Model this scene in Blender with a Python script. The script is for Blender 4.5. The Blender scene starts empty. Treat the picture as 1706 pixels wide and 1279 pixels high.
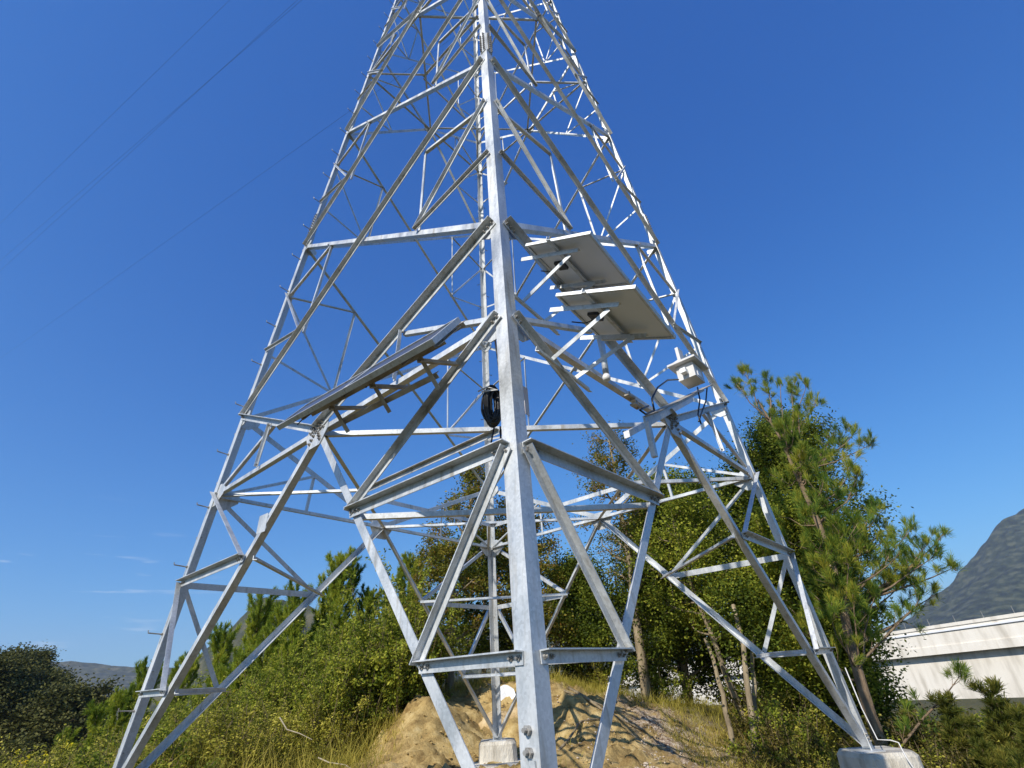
import bpy, math, random
import numpy as np
from mathutils import Vector, Matrix
random.seed(7); RNG = np.random.default_rng(7)
SC = bpy.context.scene
COL = SC.collection
# ------------------------------------------------------------------ camera
FPX, CX, CY = 830.0, 853.0, 639.5
CAM = np.array([-0.26686, -7.55134, 0.99189])
CR = np.array([0.99717219, -0.0503372, -0.0558013])
CU = np.array([0.02221548, -0.51189433, 0.85876112])
CF = np.array([0.071792, 0.85757236, 0.50932853])
cd = bpy.data.cameras.new('camera'); cam = bpy.data.objects.new('camera', cd); COL.objects.link(cam)
cd.sensor_width = 36.0; cd.lens = 36.0 * FPX / 1706.0; cd.clip_start = 0.05; cd.clip_end = 20000
cam.matrix_world = Matrix(((CR[0], CU[0], -CF[0], CAM[0]), (CR[1], CU[1], -CF[1], CAM[1]),
                           (CR[2], CU[2], -CF[2], CAM[2]), (0, 0, 0, 1)))
SC.camera = cam
SC.view_settings.view_transform = 'Standard'; SC.view_settings.look = 'None'
SC.view_settings.exposure = 0.22; SC.view_settings.gamma = 1.0
SC.cycles.max_bounces = 6; SC.cycles.volume_bounces = 0; SC.cycles.transparent_max_bounces = 8
# ------------------------------------------------------------------ sun and sky
SUN_EL, SUN_AZ = math.radians(36), math.radians(219)     # azimuth clockwise from +Y
sd = np.array([math.sin(SUN_AZ) * math.cos(SUN_EL), math.cos(SUN_AZ) * math.cos(SUN_EL), math.sin(SUN_EL)])
ld = bpy.data.lights.new('sun', 'SUN'); lo = bpy.data.objects.new('sun', ld); COL.objects.link(lo)
ld.energy = 5.0; ld.angle = math.radians(0.5); ld.color = (1.0, 0.95, 0.87)
lo.rotation_euler = Vector((-sd[0], -sd[1], -sd[2])).to_track_quat('-Z', 'Y').to_euler()
W = bpy.data.worlds.new("World"); SC.world = W; W.use_nodes = True
wn, wl = W.node_tree.nodes, W.node_tree.links
bg = wn['Background']; bg.inputs['Strength'].default_value = 0.132
sky = wn.new('ShaderNodeTexSky'); sky.sky_type = 'NISHITA'; sky.sun_disc = False
sky.sun_elevation = SUN_EL; sky.sun_rotation = SUN_AZ
sky.altitude = 300; sky.air_density = 1.0; sky.dust_density = 0.5; sky.ozone_density = 3.5
# a few thin wisps of cloud low over the western hills
tc = wn.new('ShaderNodeTexCoord'); mp = wn.new('ShaderNodeMapping'); mp.inputs['Scale'].default_value = (3.2, 3.2, 26)
nz = wn.new('ShaderNodeTexNoise'); nz.inputs['Scale'].default_value = 2.3; nz.inputs['Detail'].default_value = 4
rp = wn.new('ShaderNodeValToRGB'); rp.color_ramp.elements[0].position = 0.62; rp.color_ramp.elements[1].position = 0.80
sp = wn.new('ShaderNodeSeparateXYZ')
band = wn.new('ShaderNodeMapRange'); band.inputs[1].default_value = 0.28; band.inputs[2].default_value = 0.16
left = wn.new('ShaderNodeMapRange'); left.inputs[1].default_value = -0.35; left.inputs[2].default_value = -0.6
m1 = wn.new('ShaderNodeMath'); m1.operation = 'MULTIPLY'; m2 = wn.new('ShaderNodeMath'); m2.operation = 'MULTIPLY'
m3 = wn.new('ShaderNodeMath'); m3.operation = 'MULTIPLY'; m3.inputs[1].default_value = 0.75
mx = wn.new('ShaderNodeMix'); mx.data_type = 'RGBA'; mx.inputs[7].default_value = (6.5, 6.8, 7.4, 1)
wl.new(tc.outputs['Generated'], mp.inputs[0]); wl.new(mp.outputs[0], nz.inputs['Vector'])
wl.new(nz.outputs['Fac'], rp.inputs[0]); wl.new(tc.outputs['Generated'], sp.inputs[0])
wl.new(sp.outputs['Z'], band.inputs[0]); wl.new(sp.outputs['X'], left.inputs[0])
wl.new(band.outputs[0], m1.inputs[0]); wl.new(left.outputs[0], m1.inputs[1])
wl.new(m1.outputs[0], m2.inputs[0]); wl.new(rp.outputs[0], m2.inputs[1]); wl.new(m2.outputs[0], m3.inputs[0])
sc_ = wn.new('ShaderNodeSeparateColor'); cc_ = wn.new('ShaderNodeCombineColor'); wl.new(sky.outputs[0], sc_.inputs[0])
for ch, (a_, g_) in enumerate(((.47, 1.28), (.67, .93), (.91, .60))):      # deep autumn blue
    p1 = wn.new('ShaderNodeMath'); p1.operation = 'MULTIPLY'; p1.inputs[1].default_value = .15
    p2 = wn.new('ShaderNodeMath'); p2.operation = 'POWER'; p2.inputs[1].default_value = g_
    p3 = wn.new('ShaderNodeMath'); p3.operation = 'MULTIPLY'; p3.inputs[1].default_value = a_ / .15
    wl.new(sc_.outputs[ch], p1.inputs[0]); wl.new(p1.outputs[0], p2.inputs[0]); wl.new(p2.outputs[0], p3.inputs[0]); wl.new(p3.outputs[0], cc_.inputs[ch])
wl.new(m3.outputs[0], mx.inputs[0]); wl.new(cc_.outputs[0], mx.inputs[6]); wl.new(mx.outputs[2], bg.inputs['Color'])

# ------------------------------------------------------------------ helpers
def ray(x, y): return CF + CR * (x - CX) / FPX - CU * (y - CY) / FPX
def at(x, y, Y):
    d = ray(x, y); return CAM + d * ((Y - CAM[1]) / d[1])
class MB:
    def __init__(s): s.v = []; s.f = []; s.n = 0; s.big = []
    def add(s, vs, fs):
        s.v.extend([tuple(map(float, q)) for q in vs]); s.f.extend([tuple(i + s.n for i in f) for f in fs]); s.n += len(vs)
    def frame_box(s, c, ax, ay, az, hx, hy, hz):
        c = np.array(c, float); vs = []
        for i in (-1, 1):
            for j in (-1, 1):
                for k in (-1, 1): vs.append(c + ax * hx * i + ay * hy * j + az * hz * k)
        s.add(vs, [(0, 1, 3, 2), (4, 6, 7, 5), (0, 4, 5, 1), (2, 3, 7, 6), (0, 2, 6, 4), (1, 5, 7, 3)])
    def box(s, c, h): s.frame_box(c, np.array([1., 0, 0]), np.array([0, 1., 0]), np.array([0, 0, 1.]), *h)
    def tube(s, pts, rad, n=8, cap=True):
        pts = [np.array(q, float) for q in pts]
        if not hasattr(rad, '__len__'): rad = [rad] * len(pts)
        rings = []; prev = None
        for i, q in enumerate(pts):
            d = pts[min(i + 1, len(pts) - 1)] - pts[max(i - 1, 0)]; d /= (np.linalg.norm(d) + 1e-9)
            if prev is None:
                a = np.cross(d, [0, 0, 1.]);
                if np.linalg.norm(a) < .1: a = np.cross(d, [1., 0, 0])
            else: a = prev - d * (prev @ d)
            a /= np.linalg.norm(a) + 1e-9; prev = a; b = np.cross(d, a)
            rings.append([q + rad[i] * (a * math.cos(t) + b * math.sin(t)) for t in np.linspace(0, 2 * math.pi, n, endpoint=False)])
        vs = [v for r in rings for v in r]; fs = []
        for i in range(len(pts) - 1):
            for j in range(n): fs.append((i * n + j, i * n + (j + 1) % n, (i + 1) * n + (j + 1) % n, (i + 1) * n + j))
        if cap: fs.append(tuple(range(n))[::-1]); fs.append(tuple(range((len(pts) - 1) * n, len(pts) * n)))
        s.add(vs, fs)
    def quads(s, Q):      # Q: (N,4,3)
        s.big.append(np.asarray(Q, dtype=np.float32))
    def prism(s, c, ax, ay, az, poly, h):
        c = np.array(c, float); n = len(poly)
        vs = [c + ax * x + ay * y - az * h for x, y in poly] + [c + ax * x + ay * y + az * h for x, y in poly]
        s.add(vs, [tuple(range(n))[::-1], tuple(range(n, 2 * n))] + [(i, (i + 1) % n, n + (i + 1) % n, n + i) for i in range(n)])
def mesh_of(name, mb, mat, smooth=False):
    me = bpy.data.meshes.new(name)
    if mb.big:
        Q = np.concatenate(mb.big, 0); nq = len(Q); V0 = np.array(mb.v, dtype=np.float32).reshape(-1, 3)
        V = np.concatenate([V0, Q.reshape(-1, 3)], 0)
        lt = [len(f) for f in mb.f]; li = [i for f in mb.f for i in f]
        LI = np.concatenate([np.array(li, dtype=np.int32), np.arange(nq * 4, dtype=np.int32) + len(V0)])
        LT = np.concatenate([np.array(lt, dtype=np.int32), np.full(nq, 4, dtype=np.int32)])
        LS = np.concatenate([[0], np.cumsum(LT)[:-1]]).astype(np.int32)
        me.vertices.add(len(V)); me.vertices.foreach_set('co', V.ravel())
        me.loops.add(len(LI)); me.loops.foreach_set('vertex_index', LI)
        me.polygons.add(len(LT)); me.polygons.foreach_set('loop_start', LS)
        me.update(calc_edges=True); me.validate()
    else: me.from_pydata(mb.v, [], mb.f)
    if smooth: me.polygons.foreach_set('use_smooth', [True] * len(me.polygons))
    me.materials.append(mat); me.update(); return me
def obj(name, mb, mat, parent=None, smooth=False, loc=None):
    o = bpy.data.objects.new(name, mesh_of(name, mb, mat, smooth)); COL.objects.link(o)
    if parent is not None: o.parent = parent
    if loc is not None: o.location = loc
    return o
def tag(o, label=None, cat=None, group=None, kind=None):
    if label: o['label'] = label
    if cat: o['category'] = cat
    if group: o['group'] = group
    if kind: o['kind'] = kind
    return o
def empty(name, loc, label, cat, group=None, rz=0):
    o = bpy.data.objects.new(name, None); COL.objects.link(o); o.location = tuple(float(v) for v in loc); o.rotation_euler = (0, 0, rz)
    o.empty_display_size = 0.1
    return tag(o, label, cat, group)
def dup(root, loc, rz, sc=(1, 1, 1), label=None, group=None):
    r = root.copy(); COL.objects.link(r); r.location = tuple(float(v) for v in loc); r.rotation_euler = (0, 0, rz); r.scale = sc
    if label: r['label'] = label
    if group: r['group'] = group
    for ch in list(root.children):
        c = ch.copy(); COL.objects.link(c); c.parent = r
    return r
def mat(name, rough=0.6, metal=0.0):
    m = bpy.data.materials.new(name); m.use_nodes = True; b = m.node_tree.nodes['Principled BSDF']
    b.inputs['Roughness'].default_value = rough; b.inputs['Metallic'].default_value = metal
    return m, m.node_tree.nodes, m.node_tree.links, b
def noise_mat(name, cols, scale=4, rough=.7, metal=0., detail=5, bump=0., bscale=None, stretch=None, dist=.3):
    m, n, l, b = mat(name, rough, metal)
    t = n.new('ShaderNodeTexCoord'); mpp = n.new('ShaderNodeMapping'); mpp.inputs['Scale'].default_value = stretch or (1, 1, 1)
    z = n.new('ShaderNodeTexNoise'); z.inputs['Scale'].default_value = scale; z.inputs['Detail'].default_value = detail
    r = n.new('ShaderNodeValToRGB'); el = r.color_ramp.elements
    ps = np.linspace(.5 - dist, .5 + dist, len(cols))
    el[0].position = ps[0]; el[0].color = (*cols[0], 1); el[1].position = ps[-1]; el[1].color = (*cols[-1], 1)
    for p_, c_ in list(zip(ps, cols))[1:-1]: e = el.new(p_); e.color = (*c_, 1)
    l.new(t.outputs['Object'], mpp.inputs[0]); l.new(mpp.outputs[0], z.inputs['Vector']); l.new(z.outputs['Fac'], r.inputs[0]); l.new(r.outputs[0], b.inputs['Base Color'])
    if bump:
        z2 = n.new('ShaderNodeTexNoise'); z2.inputs['Scale'].default_value = bscale or scale * 3; z2.inputs['Detail'].default_value = 6
        bm_ = n.new('ShaderNodeBump'); bm_.inputs['Strength'].default_value = bump; bm_.inputs['Distance'].default_value = .05
        l.new(mpp.outputs[0], z2.inputs['Vector']); l.new(z2.outputs['Fac'], bm_.inputs['Height']); l.new(bm_.outputs[0], b.inputs['Normal'])
    return m
def leaf_mat(name, cols, trans=.35, clump=1.2):
    m, n, l, b = mat(name, .6); b.inputs['Specular IOR Level'].default_value = .15; cols = [(min(.75, r_ * 1.40), min(.75, g_ * 1.42), b_ * .78) for r_, g_, b_ in cols]
    g = n.new('ShaderNodeNewGeometry'); t = n.new('ShaderNodeTexCoord'); z = n.new('ShaderNodeTexNoise'); z.inputs['Scale'].default_value = clump
    z.inputs['Detail'].default_value = 3
    mm = n.new('ShaderNodeMath'); mm.operation = 'MULTIPLY_ADD'; mm.inputs[1].default_value = .62
    mr = n.new('ShaderNodeMath'); mr.operation = 'MULTIPLY_ADD'; mr.inputs[1].default_value = 1.6; mr.inputs[2].default_value = -.62
    l.new(z.outputs['Fac'], mr.inputs[0]); l.new(g.outputs['Random Per Island'], mm.inputs[0]); l.new(mr.outputs[0], mm.inputs[2])
    r = n.new('ShaderNodeValToRGB'); el = r.color_ramp.elements; ps = np.linspace(.05, .95, len(cols))
    el[0].position = ps[0]; el[0].color = (*cols[0], 1); el[1].position = ps[-1]; el[1].color = (*cols[-1], 1)
    for p_, c_ in list(zip(ps, cols))[1:-1]: e = el.new(p_); e.color = (*c_, 1)
    l.new(t.outputs['Object'], z.inputs['Vector']); l.new(mm.outputs[0], r.inputs[0]); l.new(r.outputs[0], b.inputs['Base Color'])
    tr = n.new('ShaderNodeBsdfTranslucent'); ms = n.new('ShaderNodeMixShader'); ms.inputs[0].default_value = trans
    l.new(r.outputs[0], tr.inputs['Color']); l.new(b.outputs[0], ms.inputs[1]); l.new(tr.outputs[0], ms.inputs[2])
    l.new(ms.outputs[0], n['Material Output'].inputs['Surface'])
    return m

# ------------------------------------------------------------------ materials
def steel_mat(name, cols, rough=.5):
    m, n, l, b = mat(name, rough, .50)
    t = n.new('ShaderNodeTexCoord'); v = n.new('ShaderNodeTexVoronoi'); v.inputs['Scale'].default_value = 60
    z = n.new('ShaderNodeTexNoise'); z.inputs['Scale'].default_value = 3.5; z.inputs['Detail'].default_value = 8; z.inputs['Roughness'].default_value = .7
    mp_ = n.new('ShaderNodeMapping'); mp_.inputs['Scale'].default_value = (1, 1, .35)
    ad = n.new('ShaderNodeMath'); ad.operation = 'MULTIPLY_ADD'; ad.inputs[1].default_value = .22
    r = n.new('ShaderNodeValToRGB'); el = r.color_ramp.elements
    el[0].position = .3; el[0].color = (*cols[0], 1); el[1].position = .85; el[1].color = (*cols[2], 1); e = el.new(.58); e.color = (*cols[1], 1)
    l.new(t.outputs['Object'], v.inputs['Vector']); l.new(t.outputs['Object'], mp_.inputs[0]); l.new(mp_.outputs[0], z.inputs['Vector'])
    l.new(v.outputs['Color'], ad.inputs[0]); l.new(z.outputs['Fac'], ad.inputs[2]); l.new(ad.outputs[0], r.inputs[0]); l.new(r.outputs[0], b.inputs['Base Color'])
    st = n.new('ShaderNodeTexNoise'); st.inputs['Scale'].default_value = 14; st.inputs['Detail'].default_value = 5; ms_ = n.new('ShaderNodeMapping'); ms_.inputs['Scale'].default_value = (1, 1, .07)
    rs = n.new('ShaderNodeValToRGB'); rs.color_ramp.elements[0].position = .57; rs.color_ramp.elements[0].color = (1, 1, 1, 1); rs.color_ramp.elements[1].position = .74; rs.color_ramp.elements[1].color = (.62, .55, .45, 1)
    mm_ = n.new('ShaderNodeMix'); mm_.data_type = 'RGBA'; mm_.blend_type = 'MULTIPLY'; mm_.inputs[0].default_value = .8
    l.new(t.outputs['Object'], ms_.inputs[0]); l.new(ms_.outputs[0], st.inputs['Vector']); l.new(st.outputs['Fac'], rs.inputs[0]); l.new(r.outputs[0], mm_.inputs[6]); l.new(rs.outputs[0], mm_.inputs[7]); l.new(mm_.outputs[2], b.inputs['Base Color'])
    l.new(z.outputs['Fac'], b.inputs['Roughness'])
    return m
M_STEEL = steel_mat('galvanised_steel', [(.35, .36, .35), (.54, .55, .545), (.70, .71, .71)])
M_BOLT = steel_mat('bolt_steel', [(.16, .13, .10), (.30, .28, .25), (.44, .43, .40)])
M_RUST = noise_mat('stained_bracket_steel', [(.24, .17, .10), (.40, .34, .26), (.52, .50, .46)], 6, .7, .3)
M_CONC = noise_mat('concrete', [(.20, .17, .12), (.52, .47, .38), (.68, .64, .55)], 2.5, .9, 0, 10, .5, 24, (1.5, 1.5, .6), .25)
M_BRIDGE = noise_mat('bridge_concrete', [(.46, .41, .33), (.76, .70, .60), (.84, .79, .70)], 2.2, .85, 0, 10, .2, 10, (1, 1, .22), .28)
M_BACK = noise_mat('panel_backsheet', [(.78, .78, .79), (.84, .84, .86)], 3, .45)
M_CELL = noise_mat('panel_cells', [(.05, .055, .08), (.075, .085, .115)], 12, .28)
M_WHITE = noise_mat('white_paint', [(.70, .69, .66), (.80, .79, .77)], 6, .45)
M_BOX = noise_mat('weathered_box_paint', [(.50, .48, .45), (.66, .64, .61)], 5, .55)
M_PINK = noise_mat('faded_sign', [(.62, .50, .48), (.75, .70, .68)], 8, .5)
M_BLACK = noise_mat('black_cable', [(.010, .010, .011), (.022, .022, .024)], 20, .35)
M_BARK = noise_mat('bark', [(.09, .065, .04), (.24, .185, .11), (.40, .32, .20)], 7, .9, 0, 6, .8, 25, (1, 1, .25))
M_PBARK = noise_mat('pine_bark', [(.09, .06, .035), (.19, .13, .075), (.29, .21, .13)], 9, .9, 0, 6, .8, 25, (1, 1, .3))
M_STEM = noise_mat('dry_stem', [(.10, .07, .035), (.24, .18, .09)], 10, .9)
M_LEAF = leaf_mat('evergreen_leaf', [(.020, .031, .009), (.060, .085, .018), (.135, .160, .032), (.27, .27, .055)], .42)
M_LEAF2 = leaf_mat('autumn_leaf', [(.050, .060, .016), (.120, .130, .030), (.22, .18, .05), (.30, .13, .05)], .45)
M_SHRUB = leaf_mat('shrub_leaf', [(.075, .078, .020), (.21, .205, .046), (.38, .335, .090), (.54, .45, .17)], .45)
M_SHRUB2 = leaf_mat('green_shrub_leaf', [(.045, .066, .014), (.125, .155, .030), (.25, .265, .052), (.40, .36, .095)], .45)
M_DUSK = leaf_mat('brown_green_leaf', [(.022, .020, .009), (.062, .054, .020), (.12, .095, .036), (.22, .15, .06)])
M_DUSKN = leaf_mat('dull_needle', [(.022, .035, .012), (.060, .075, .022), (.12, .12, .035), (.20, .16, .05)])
M_NEEDLE = leaf_mat('pine_needle', [(.030, .075, .030), (.085, .150, .040), (.20, .230, .050), (.38, .32, .075)], .45)
M_NEEDLE2 = leaf_mat('young_pine_needle', [(.060, .100, .024), (.14, .195, .036), (.27, .30, .055), (.42, .38, .085)], .45)
M_FAR = leaf_mat('far_leaf', [(.035, .038, .018), (.075, .075, .034), (.13, .115, .055)], .25, .5)
M_GRASS = leaf_mat('dry_grass', [(.13, .125, .035), (.28, .235, .07), (.50, .40, .16)], .4)
M_FLOWER = leaf_mat('yellow_flower', [(.50, .33, .02), (.75, .52, .03)], .3)
def ground_mat():
    m, n, l, b = mat('ochre_soil', .95); b.inputs['Specular IOR Level'].default_value = .1
    t = n.new('ShaderNodeTexCoord')
    def nz_(s, d=8, rgh=.6):
        z = n.new('ShaderNodeTexNoise'); z.inputs['Scale'].default_value = s; z.inputs['Detail'].default_value = d; z.inputs['Roughness'].default_value = rgh
        l.new(t.outputs['Object'], z.inputs['Vector']); return z
    def ramp(inp, cols, ps):
        r = n.new('ShaderNodeValToRGB'); el = r.color_ramp.elements; el[0].position = ps[0]; el[0].color = (*cols[0], 1); el[1].position = ps[-1]; el[1].color = (*cols[-1], 1)
        for p_, c_ in list(zip(ps, cols))[1:-1]: e = el.new(p_); e.color = (*c_, 1)
        l.new(inp, r.inputs[0]); return r
    soil = ramp(nz_(2.2, 10, .7).outputs['Fac'], [(.20, .125, .045), (.46, .32, .125), (.62, .47, .22)], [.34, .52, .66])
    vo = n.new('ShaderNodeTexVoronoi'); vo.inputs['Scale'].default_value = 22; l.new(t.outputs['Object'], vo.inputs['Vector'])
    grav = ramp(vo.outputs['Color'], [(.16, .10, .07), (.38, .28, .19), (.60, .50, .38)], [.15, .5, .85])
    s = n.new('ShaderNodeSeparateXYZ'); l.new(t.outputs['Object'], s.inputs[0])
    mr = n.new('ShaderNodeMapRange'); mr.inputs[1].default_value = 2.9; mr.inputs[2].default_value = 3.8; l.new(s.outputs['X'], mr.inputs[0])
    nn = nz_(1.6, 5); mu = n.new('ShaderNodeMath'); mu.operation = 'MULTIPLY'
    rr = ramp(nn.outputs['Fac'], [(0, 0, 0), (1, 1, 1)], [.42, .55]); l.new(mr.outputs[0], mu.inputs[0]); l.new(rr.outputs[0], mu.inputs[1])
    x1 = n.new('ShaderNodeMix'); x1.data_type = 'RGBA'; l.new(mu.outputs[0], x1.inputs[0]); l.new(soil.outputs[0], x1.inputs[6]); l.new(grav.outputs[0], x1.inputs[7])
    # leaf litter and undergrowth colour away from the cleared platform
    ln = n.new('ShaderNodeVectorMath'); ln.operation = 'LENGTH'; mp_ = n.new('ShaderNodeMapping'); mp_.inputs['Location'].default_value = (-1.0, -4.0, 0); mp_.inputs['Scale'].default_value = (1, .75, 0)
    l.new(t.outputs['Object'], mp_.inputs[0]); l.new(mp_.outputs[0], ln.inputs[0])
    far = n.new('ShaderNodeMapRange'); far.inputs[1].default_value = 4.6; far.inputs[2].default_value = 6.5; l.new(ln.outputs['Value'], far.inputs[0])
    lit = ramp(nz_(.9, 9, .75).outputs['Fac'], [(.030, .030, .012), (.075, .070, .025), (.15, .115, .05)], [.3, .5, .7])
    x2 = n.new('ShaderNodeMix'); x2.data_type = 'RGBA'; l.new(far.outputs[0], x2.inputs[0]); l.new(x1.outputs[2], x2.inputs[6]); l.new(lit.outputs[0], x2.inputs[7])
    l.new(x2.outputs[2], b.inputs['Base Color'])
    bp = n.new('ShaderNodeBump'); bp.inputs['Strength'].default_value = .9; bp.inputs['Distance'].default_value = .06
    z3 = nz_(14, 12, .75); l.new(z3.outputs['Fac'], bp.inputs['Height']); l.new(bp.outputs[0], b.inputs['Normal'])
    return m
M_SOIL = ground_mat()
M_HILL = noise_mat('wooded_hillside', [(.018, .024, .012), (.045, .050, .024), (.10, .09, .048)], .05, .95, 0, 15, 1.0, .3, None, .16)
M_MOUNT = noise_mat('mountain_scrub', [(.006, .011, .004), (.024, .033, .014), (.070, .074, .038)], .035, .95, 0, 16, 1.0, .12, (1, 1, 2), .15)

# ------------------------------------------------------------------ terrain
def ss(a, b, x):
    t = np.clip((x - a) / (b - a), 0, 1); return t * t * (3 - 2 * t)
def hsh(x, y, s=0.0):
    return (np.sin(x * 1.7 + 1.3 * np.sin(y * 1.1 + s)) * np.cos(y * 1.5 + .9 * np.sin(x * 1.9 + s * 2)) +
            .5 * np.sin(x * 3.9 + 2 * np.sin(y * 3.1)) * np.cos(y * 4.3 + s) + .25 * np.sin(x * 9.1 + y * 2.0) * np.cos(y * 8.3 - x * 3))
def hgt(x, y):
    x = np.asarray(x, float); y = np.asarray(y, float)
    h = -.42 + 0 * x
    h = h + 1.0 * np.exp(-((x + 1.6) / 1.0) ** 2 - ((y - 6.0) / 1.3) ** 2)          # spoil heap beside the rear footing
    h = h + 1.40 * ss(5.4, 9.2, y) * ss(10.5, -2.0, np.abs(x))
    h = h + .45 * np.exp(-((x - 1.6) / 1.3) ** 2 - ((y - 7.0) / 2.0) ** 2)
    h = h - .95 * ss(2.2, 6.5, x) * ss(11, 6, y)                                         # gravel slope to the right
    h = h - .25 * np.maximum(x - 6.5, 0) * ss(-20, 6, y) - .35 * np.maximum(x - 12, 0)
    h = h - .16 * np.maximum(-x - 5.0, 0) - .16 * np.maximum(-x - 11.0, 0)
    h = h - .30 * np.maximum(y - 14, 0)
    h = h - .28 * np.maximum(-y - 4.0, 0)
    r = np.sqrt(x * x + y * y)
    h = h + hsh(x, y) * .07 * ss(1.0, 5, r) + hsh(x * .23, y * .23, 2) * ss(12, 40, r) * 1.5
    h = np.maximum(h, -34 + hsh(x * .02, y * .02, 4) * 5)
    return h
def H1(x, y): return float(hgt(x, y))
def build_ground():
    def ax(n, near, far): # dense near the middle, sparse far away
        t = np.linspace(-1, 1, n); return near * np.sinh(t * math.asinh(far / near))
    xs = ax(760, 3.2, 4200.) + .5; ys = ax(760, 3.2, 4200.) + 4.0
    X, Y = np.meshgrid(xs, ys, indexing='ij'); Z = hgt(X, Y)
    near = ss(30, 12, np.hypot(X, Y)); rn = RNG.normal(0, 1, X.shape); cl = np.maximum(hsh(X * 3.1, Y * 3.3, 1.0), 0) * .10 + hsh(X * 7.3 + 2, Y * 6.7, 3.0) * .03 - np.abs(np.sin(X * 4 + 2 * np.sin(Y * 2.1))) ** 12 * .05; Z = Z + near * (rn * .011 + cl)
    n = len(xs); V = np.stack([X, Y, Z], -1).reshape(-1, 3)
    i = np.arange(n - 1)[:, None] * n + np.arange(n - 1)[None, :]
    F = np.stack([i, i + n, i + n + 1, i + 1], -1).reshape(-1, 4)
    me = bpy.data.meshes.new('ground'); me.vertices.add(len(V)); me.vertices.foreach_set('co', V.astype(np.float32).ravel()); me.loops.add(F.size); me.loops.foreach_set('vertex_index', F.astype(np.int32).ravel())
    me.polygons.add(len(F)); me.polygons.foreach_set('loop_start', np.arange(0, F.size, 4, dtype=np.int32)); me.update(calc_edges=True); me.materials.append(M_SOIL)
    me.polygons.foreach_set('use_smooth', [True] * len(me.polygons))
    o = bpy.data.objects.new('ground', me); COL.objects.link(o); tag(o, 'dry ochre soil of the cleared tower platform and the slopes round it', None, None, 'structure')
build_ground()
def fbm(x, y, s, oct_=5):
    v = 0; a = 1
    for k_ in range(oct_): v = v + a * np.sin(x * (1.9 ** k_) + 1.7 * np.sin(y * (1.7 ** k_) + s + k_)) * np.cos(y * (1.8 ** k_) + s * 1.3 + 2 * k_ + .8 * np.sin(x * 1.6 ** k_)); a *= .52
    return v
def hill(name, cx, cy, rx, ry, top, seed, m, rot=0., base=-38, n=150, rough=.12, prof=1.4, label=None):
    u = np.linspace(-1.6, 1.6, n); U, V_ = np.meshgrid(u, u, indexing='ij'); R = np.hypot(U, V_)
    Z = base + (top - base) * (np.exp(-(R * prof) ** 2) - math.exp(-(1.6 * prof) ** 2)) * (1 + rough * 2 * fbm(U * 2.2, V_ * 2.2, seed)) + (top - base) * rough * .35 * fbm(U * 9, V_ * 9, seed + 3, 6) * np.exp(-(R * 1.1) ** 2) + (top - base) * .012 * fbm(U * 34, V_ * 34, seed + 6, 4) * np.exp(-(R * 1.1) ** 2)
    ca, sa = math.cos(rot), math.sin(rot)
    X = cx + U * rx * ca - V_ * ry * sa; Y = cy + U * rx * sa + V_ * ry * ca
    V = np.stack([X, Y, Z], -1).reshape(-1, 3); i = np.arange(n - 1)[:, None] * n + np.arange(n - 1)[None, :]
    F = np.stack([i, i + n, i + n + 1, i + 1], -1).reshape(-1, 4)
    me = bpy.data.meshes.new(name); me.from_pydata(V.tolist(), [], F.tolist()); me.materials.append(m)
    o = bpy.data.objects.new(name, me); COL.objects.link(o); return tag(o, label, None, None, 'structure')
hill('mountain', 2260, 1420, 1180, 920, 392, 1.0, M_MOUNT, prof=1.25, n=320, rough=.14, base=-60, label='dark scrubby mountain rising beyond the bridge')
hill('far_hills', -1500, 2000, 1000, 420, 188, 5.0, M_HILL, .25, rough=.12, label='pale blue hills on the horizon behind the dark wooded spur')
hill('far_hills', -200, 2700, 1300, 380, 190, 9.0, M_HILL, -.05, label='distant wooded ridge behind the middle of the tower')
hill('far_hills', -190, 700, 220, 130, 98, 3.4, M_HILL, .1, rough=.2, label='dark wooded ridge just behind the young pines')
hill('far_hills', 300, 1500, 500, 260, 205, 7.7, M_HILL, .0, label='ridge on the horizon behind the dense trees')
hill('wooded_spur', -102, 88, 46, 34, 3.5, 2.2, M_HILL, .2, base=-36, prof=1.2, label='near dark spur carrying woodland below the left sky')

# ------------------------------------------------------------------ the lattice tower
S = 1.6; K = 0.105026; HT = 27.73 * S                     # metres; the four leg lines meet at HT
def zm(u): return (u - 2.27) * S                          # level heights
DIR = {'F': np.array([0., -1]), 'L': np.array([-1., 0]), 'B': np.array([0., 1]), 'R': np.array([1., 0])}
FACES = [('F', 'L'), ('F', 'R'), ('B', 'L'), ('B', 'R')]
def node(l, z):
    r = K * (HT - z); d = DIR[l]; return np.array([d[0] * r, d[1] * r, z])
def fpt(a, b, s, z):                                       # s=+1 on leg a, -1 on leg b
    return node(a, z) * (1 + s) / 2 + node(b, z) * (1 - s) / 2
def fnorm(a, b):
    n = np.array([*(DIR[a] + DIR[b]), 0.]); n /= np.linalg.norm(n); n[2] = K / math.sqrt(2) ; return n / np.linalg.norm(n)
tower = empty('lattice_tower', (0, 0, 0), 'tall galvanised steel lattice power pylon standing over the clearing', 'pylon')
PARTS = []          # (name, mb, mat, size on screen)
def scr(A, B, w):
    def pr(X):
        d = X - CAM; z = max(d @ CF, .3); return np.array([d @ CR, d @ CU]) / z, z
    a, za = pr(np.array(A)); b, zb = pr(np.array(B)); return np.linalg.norm(a - b) * w / ((za + zb) / 2) * FPX * FPX
BOLTS = []
def bolt(c, n, s=1.0):
    m = MB(); n = np.array(n) / np.linalg.norm(n); c = np.array(c)
    m.tube([c, c + n * .011 * s], .016 * s, 6); m.tube([c + n * .011 * s, c + n * .026 * s], .008 * s, 6)
    BOLTS.append((scr(c, c + np.array([0, 0, .03]), .03), m))
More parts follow.
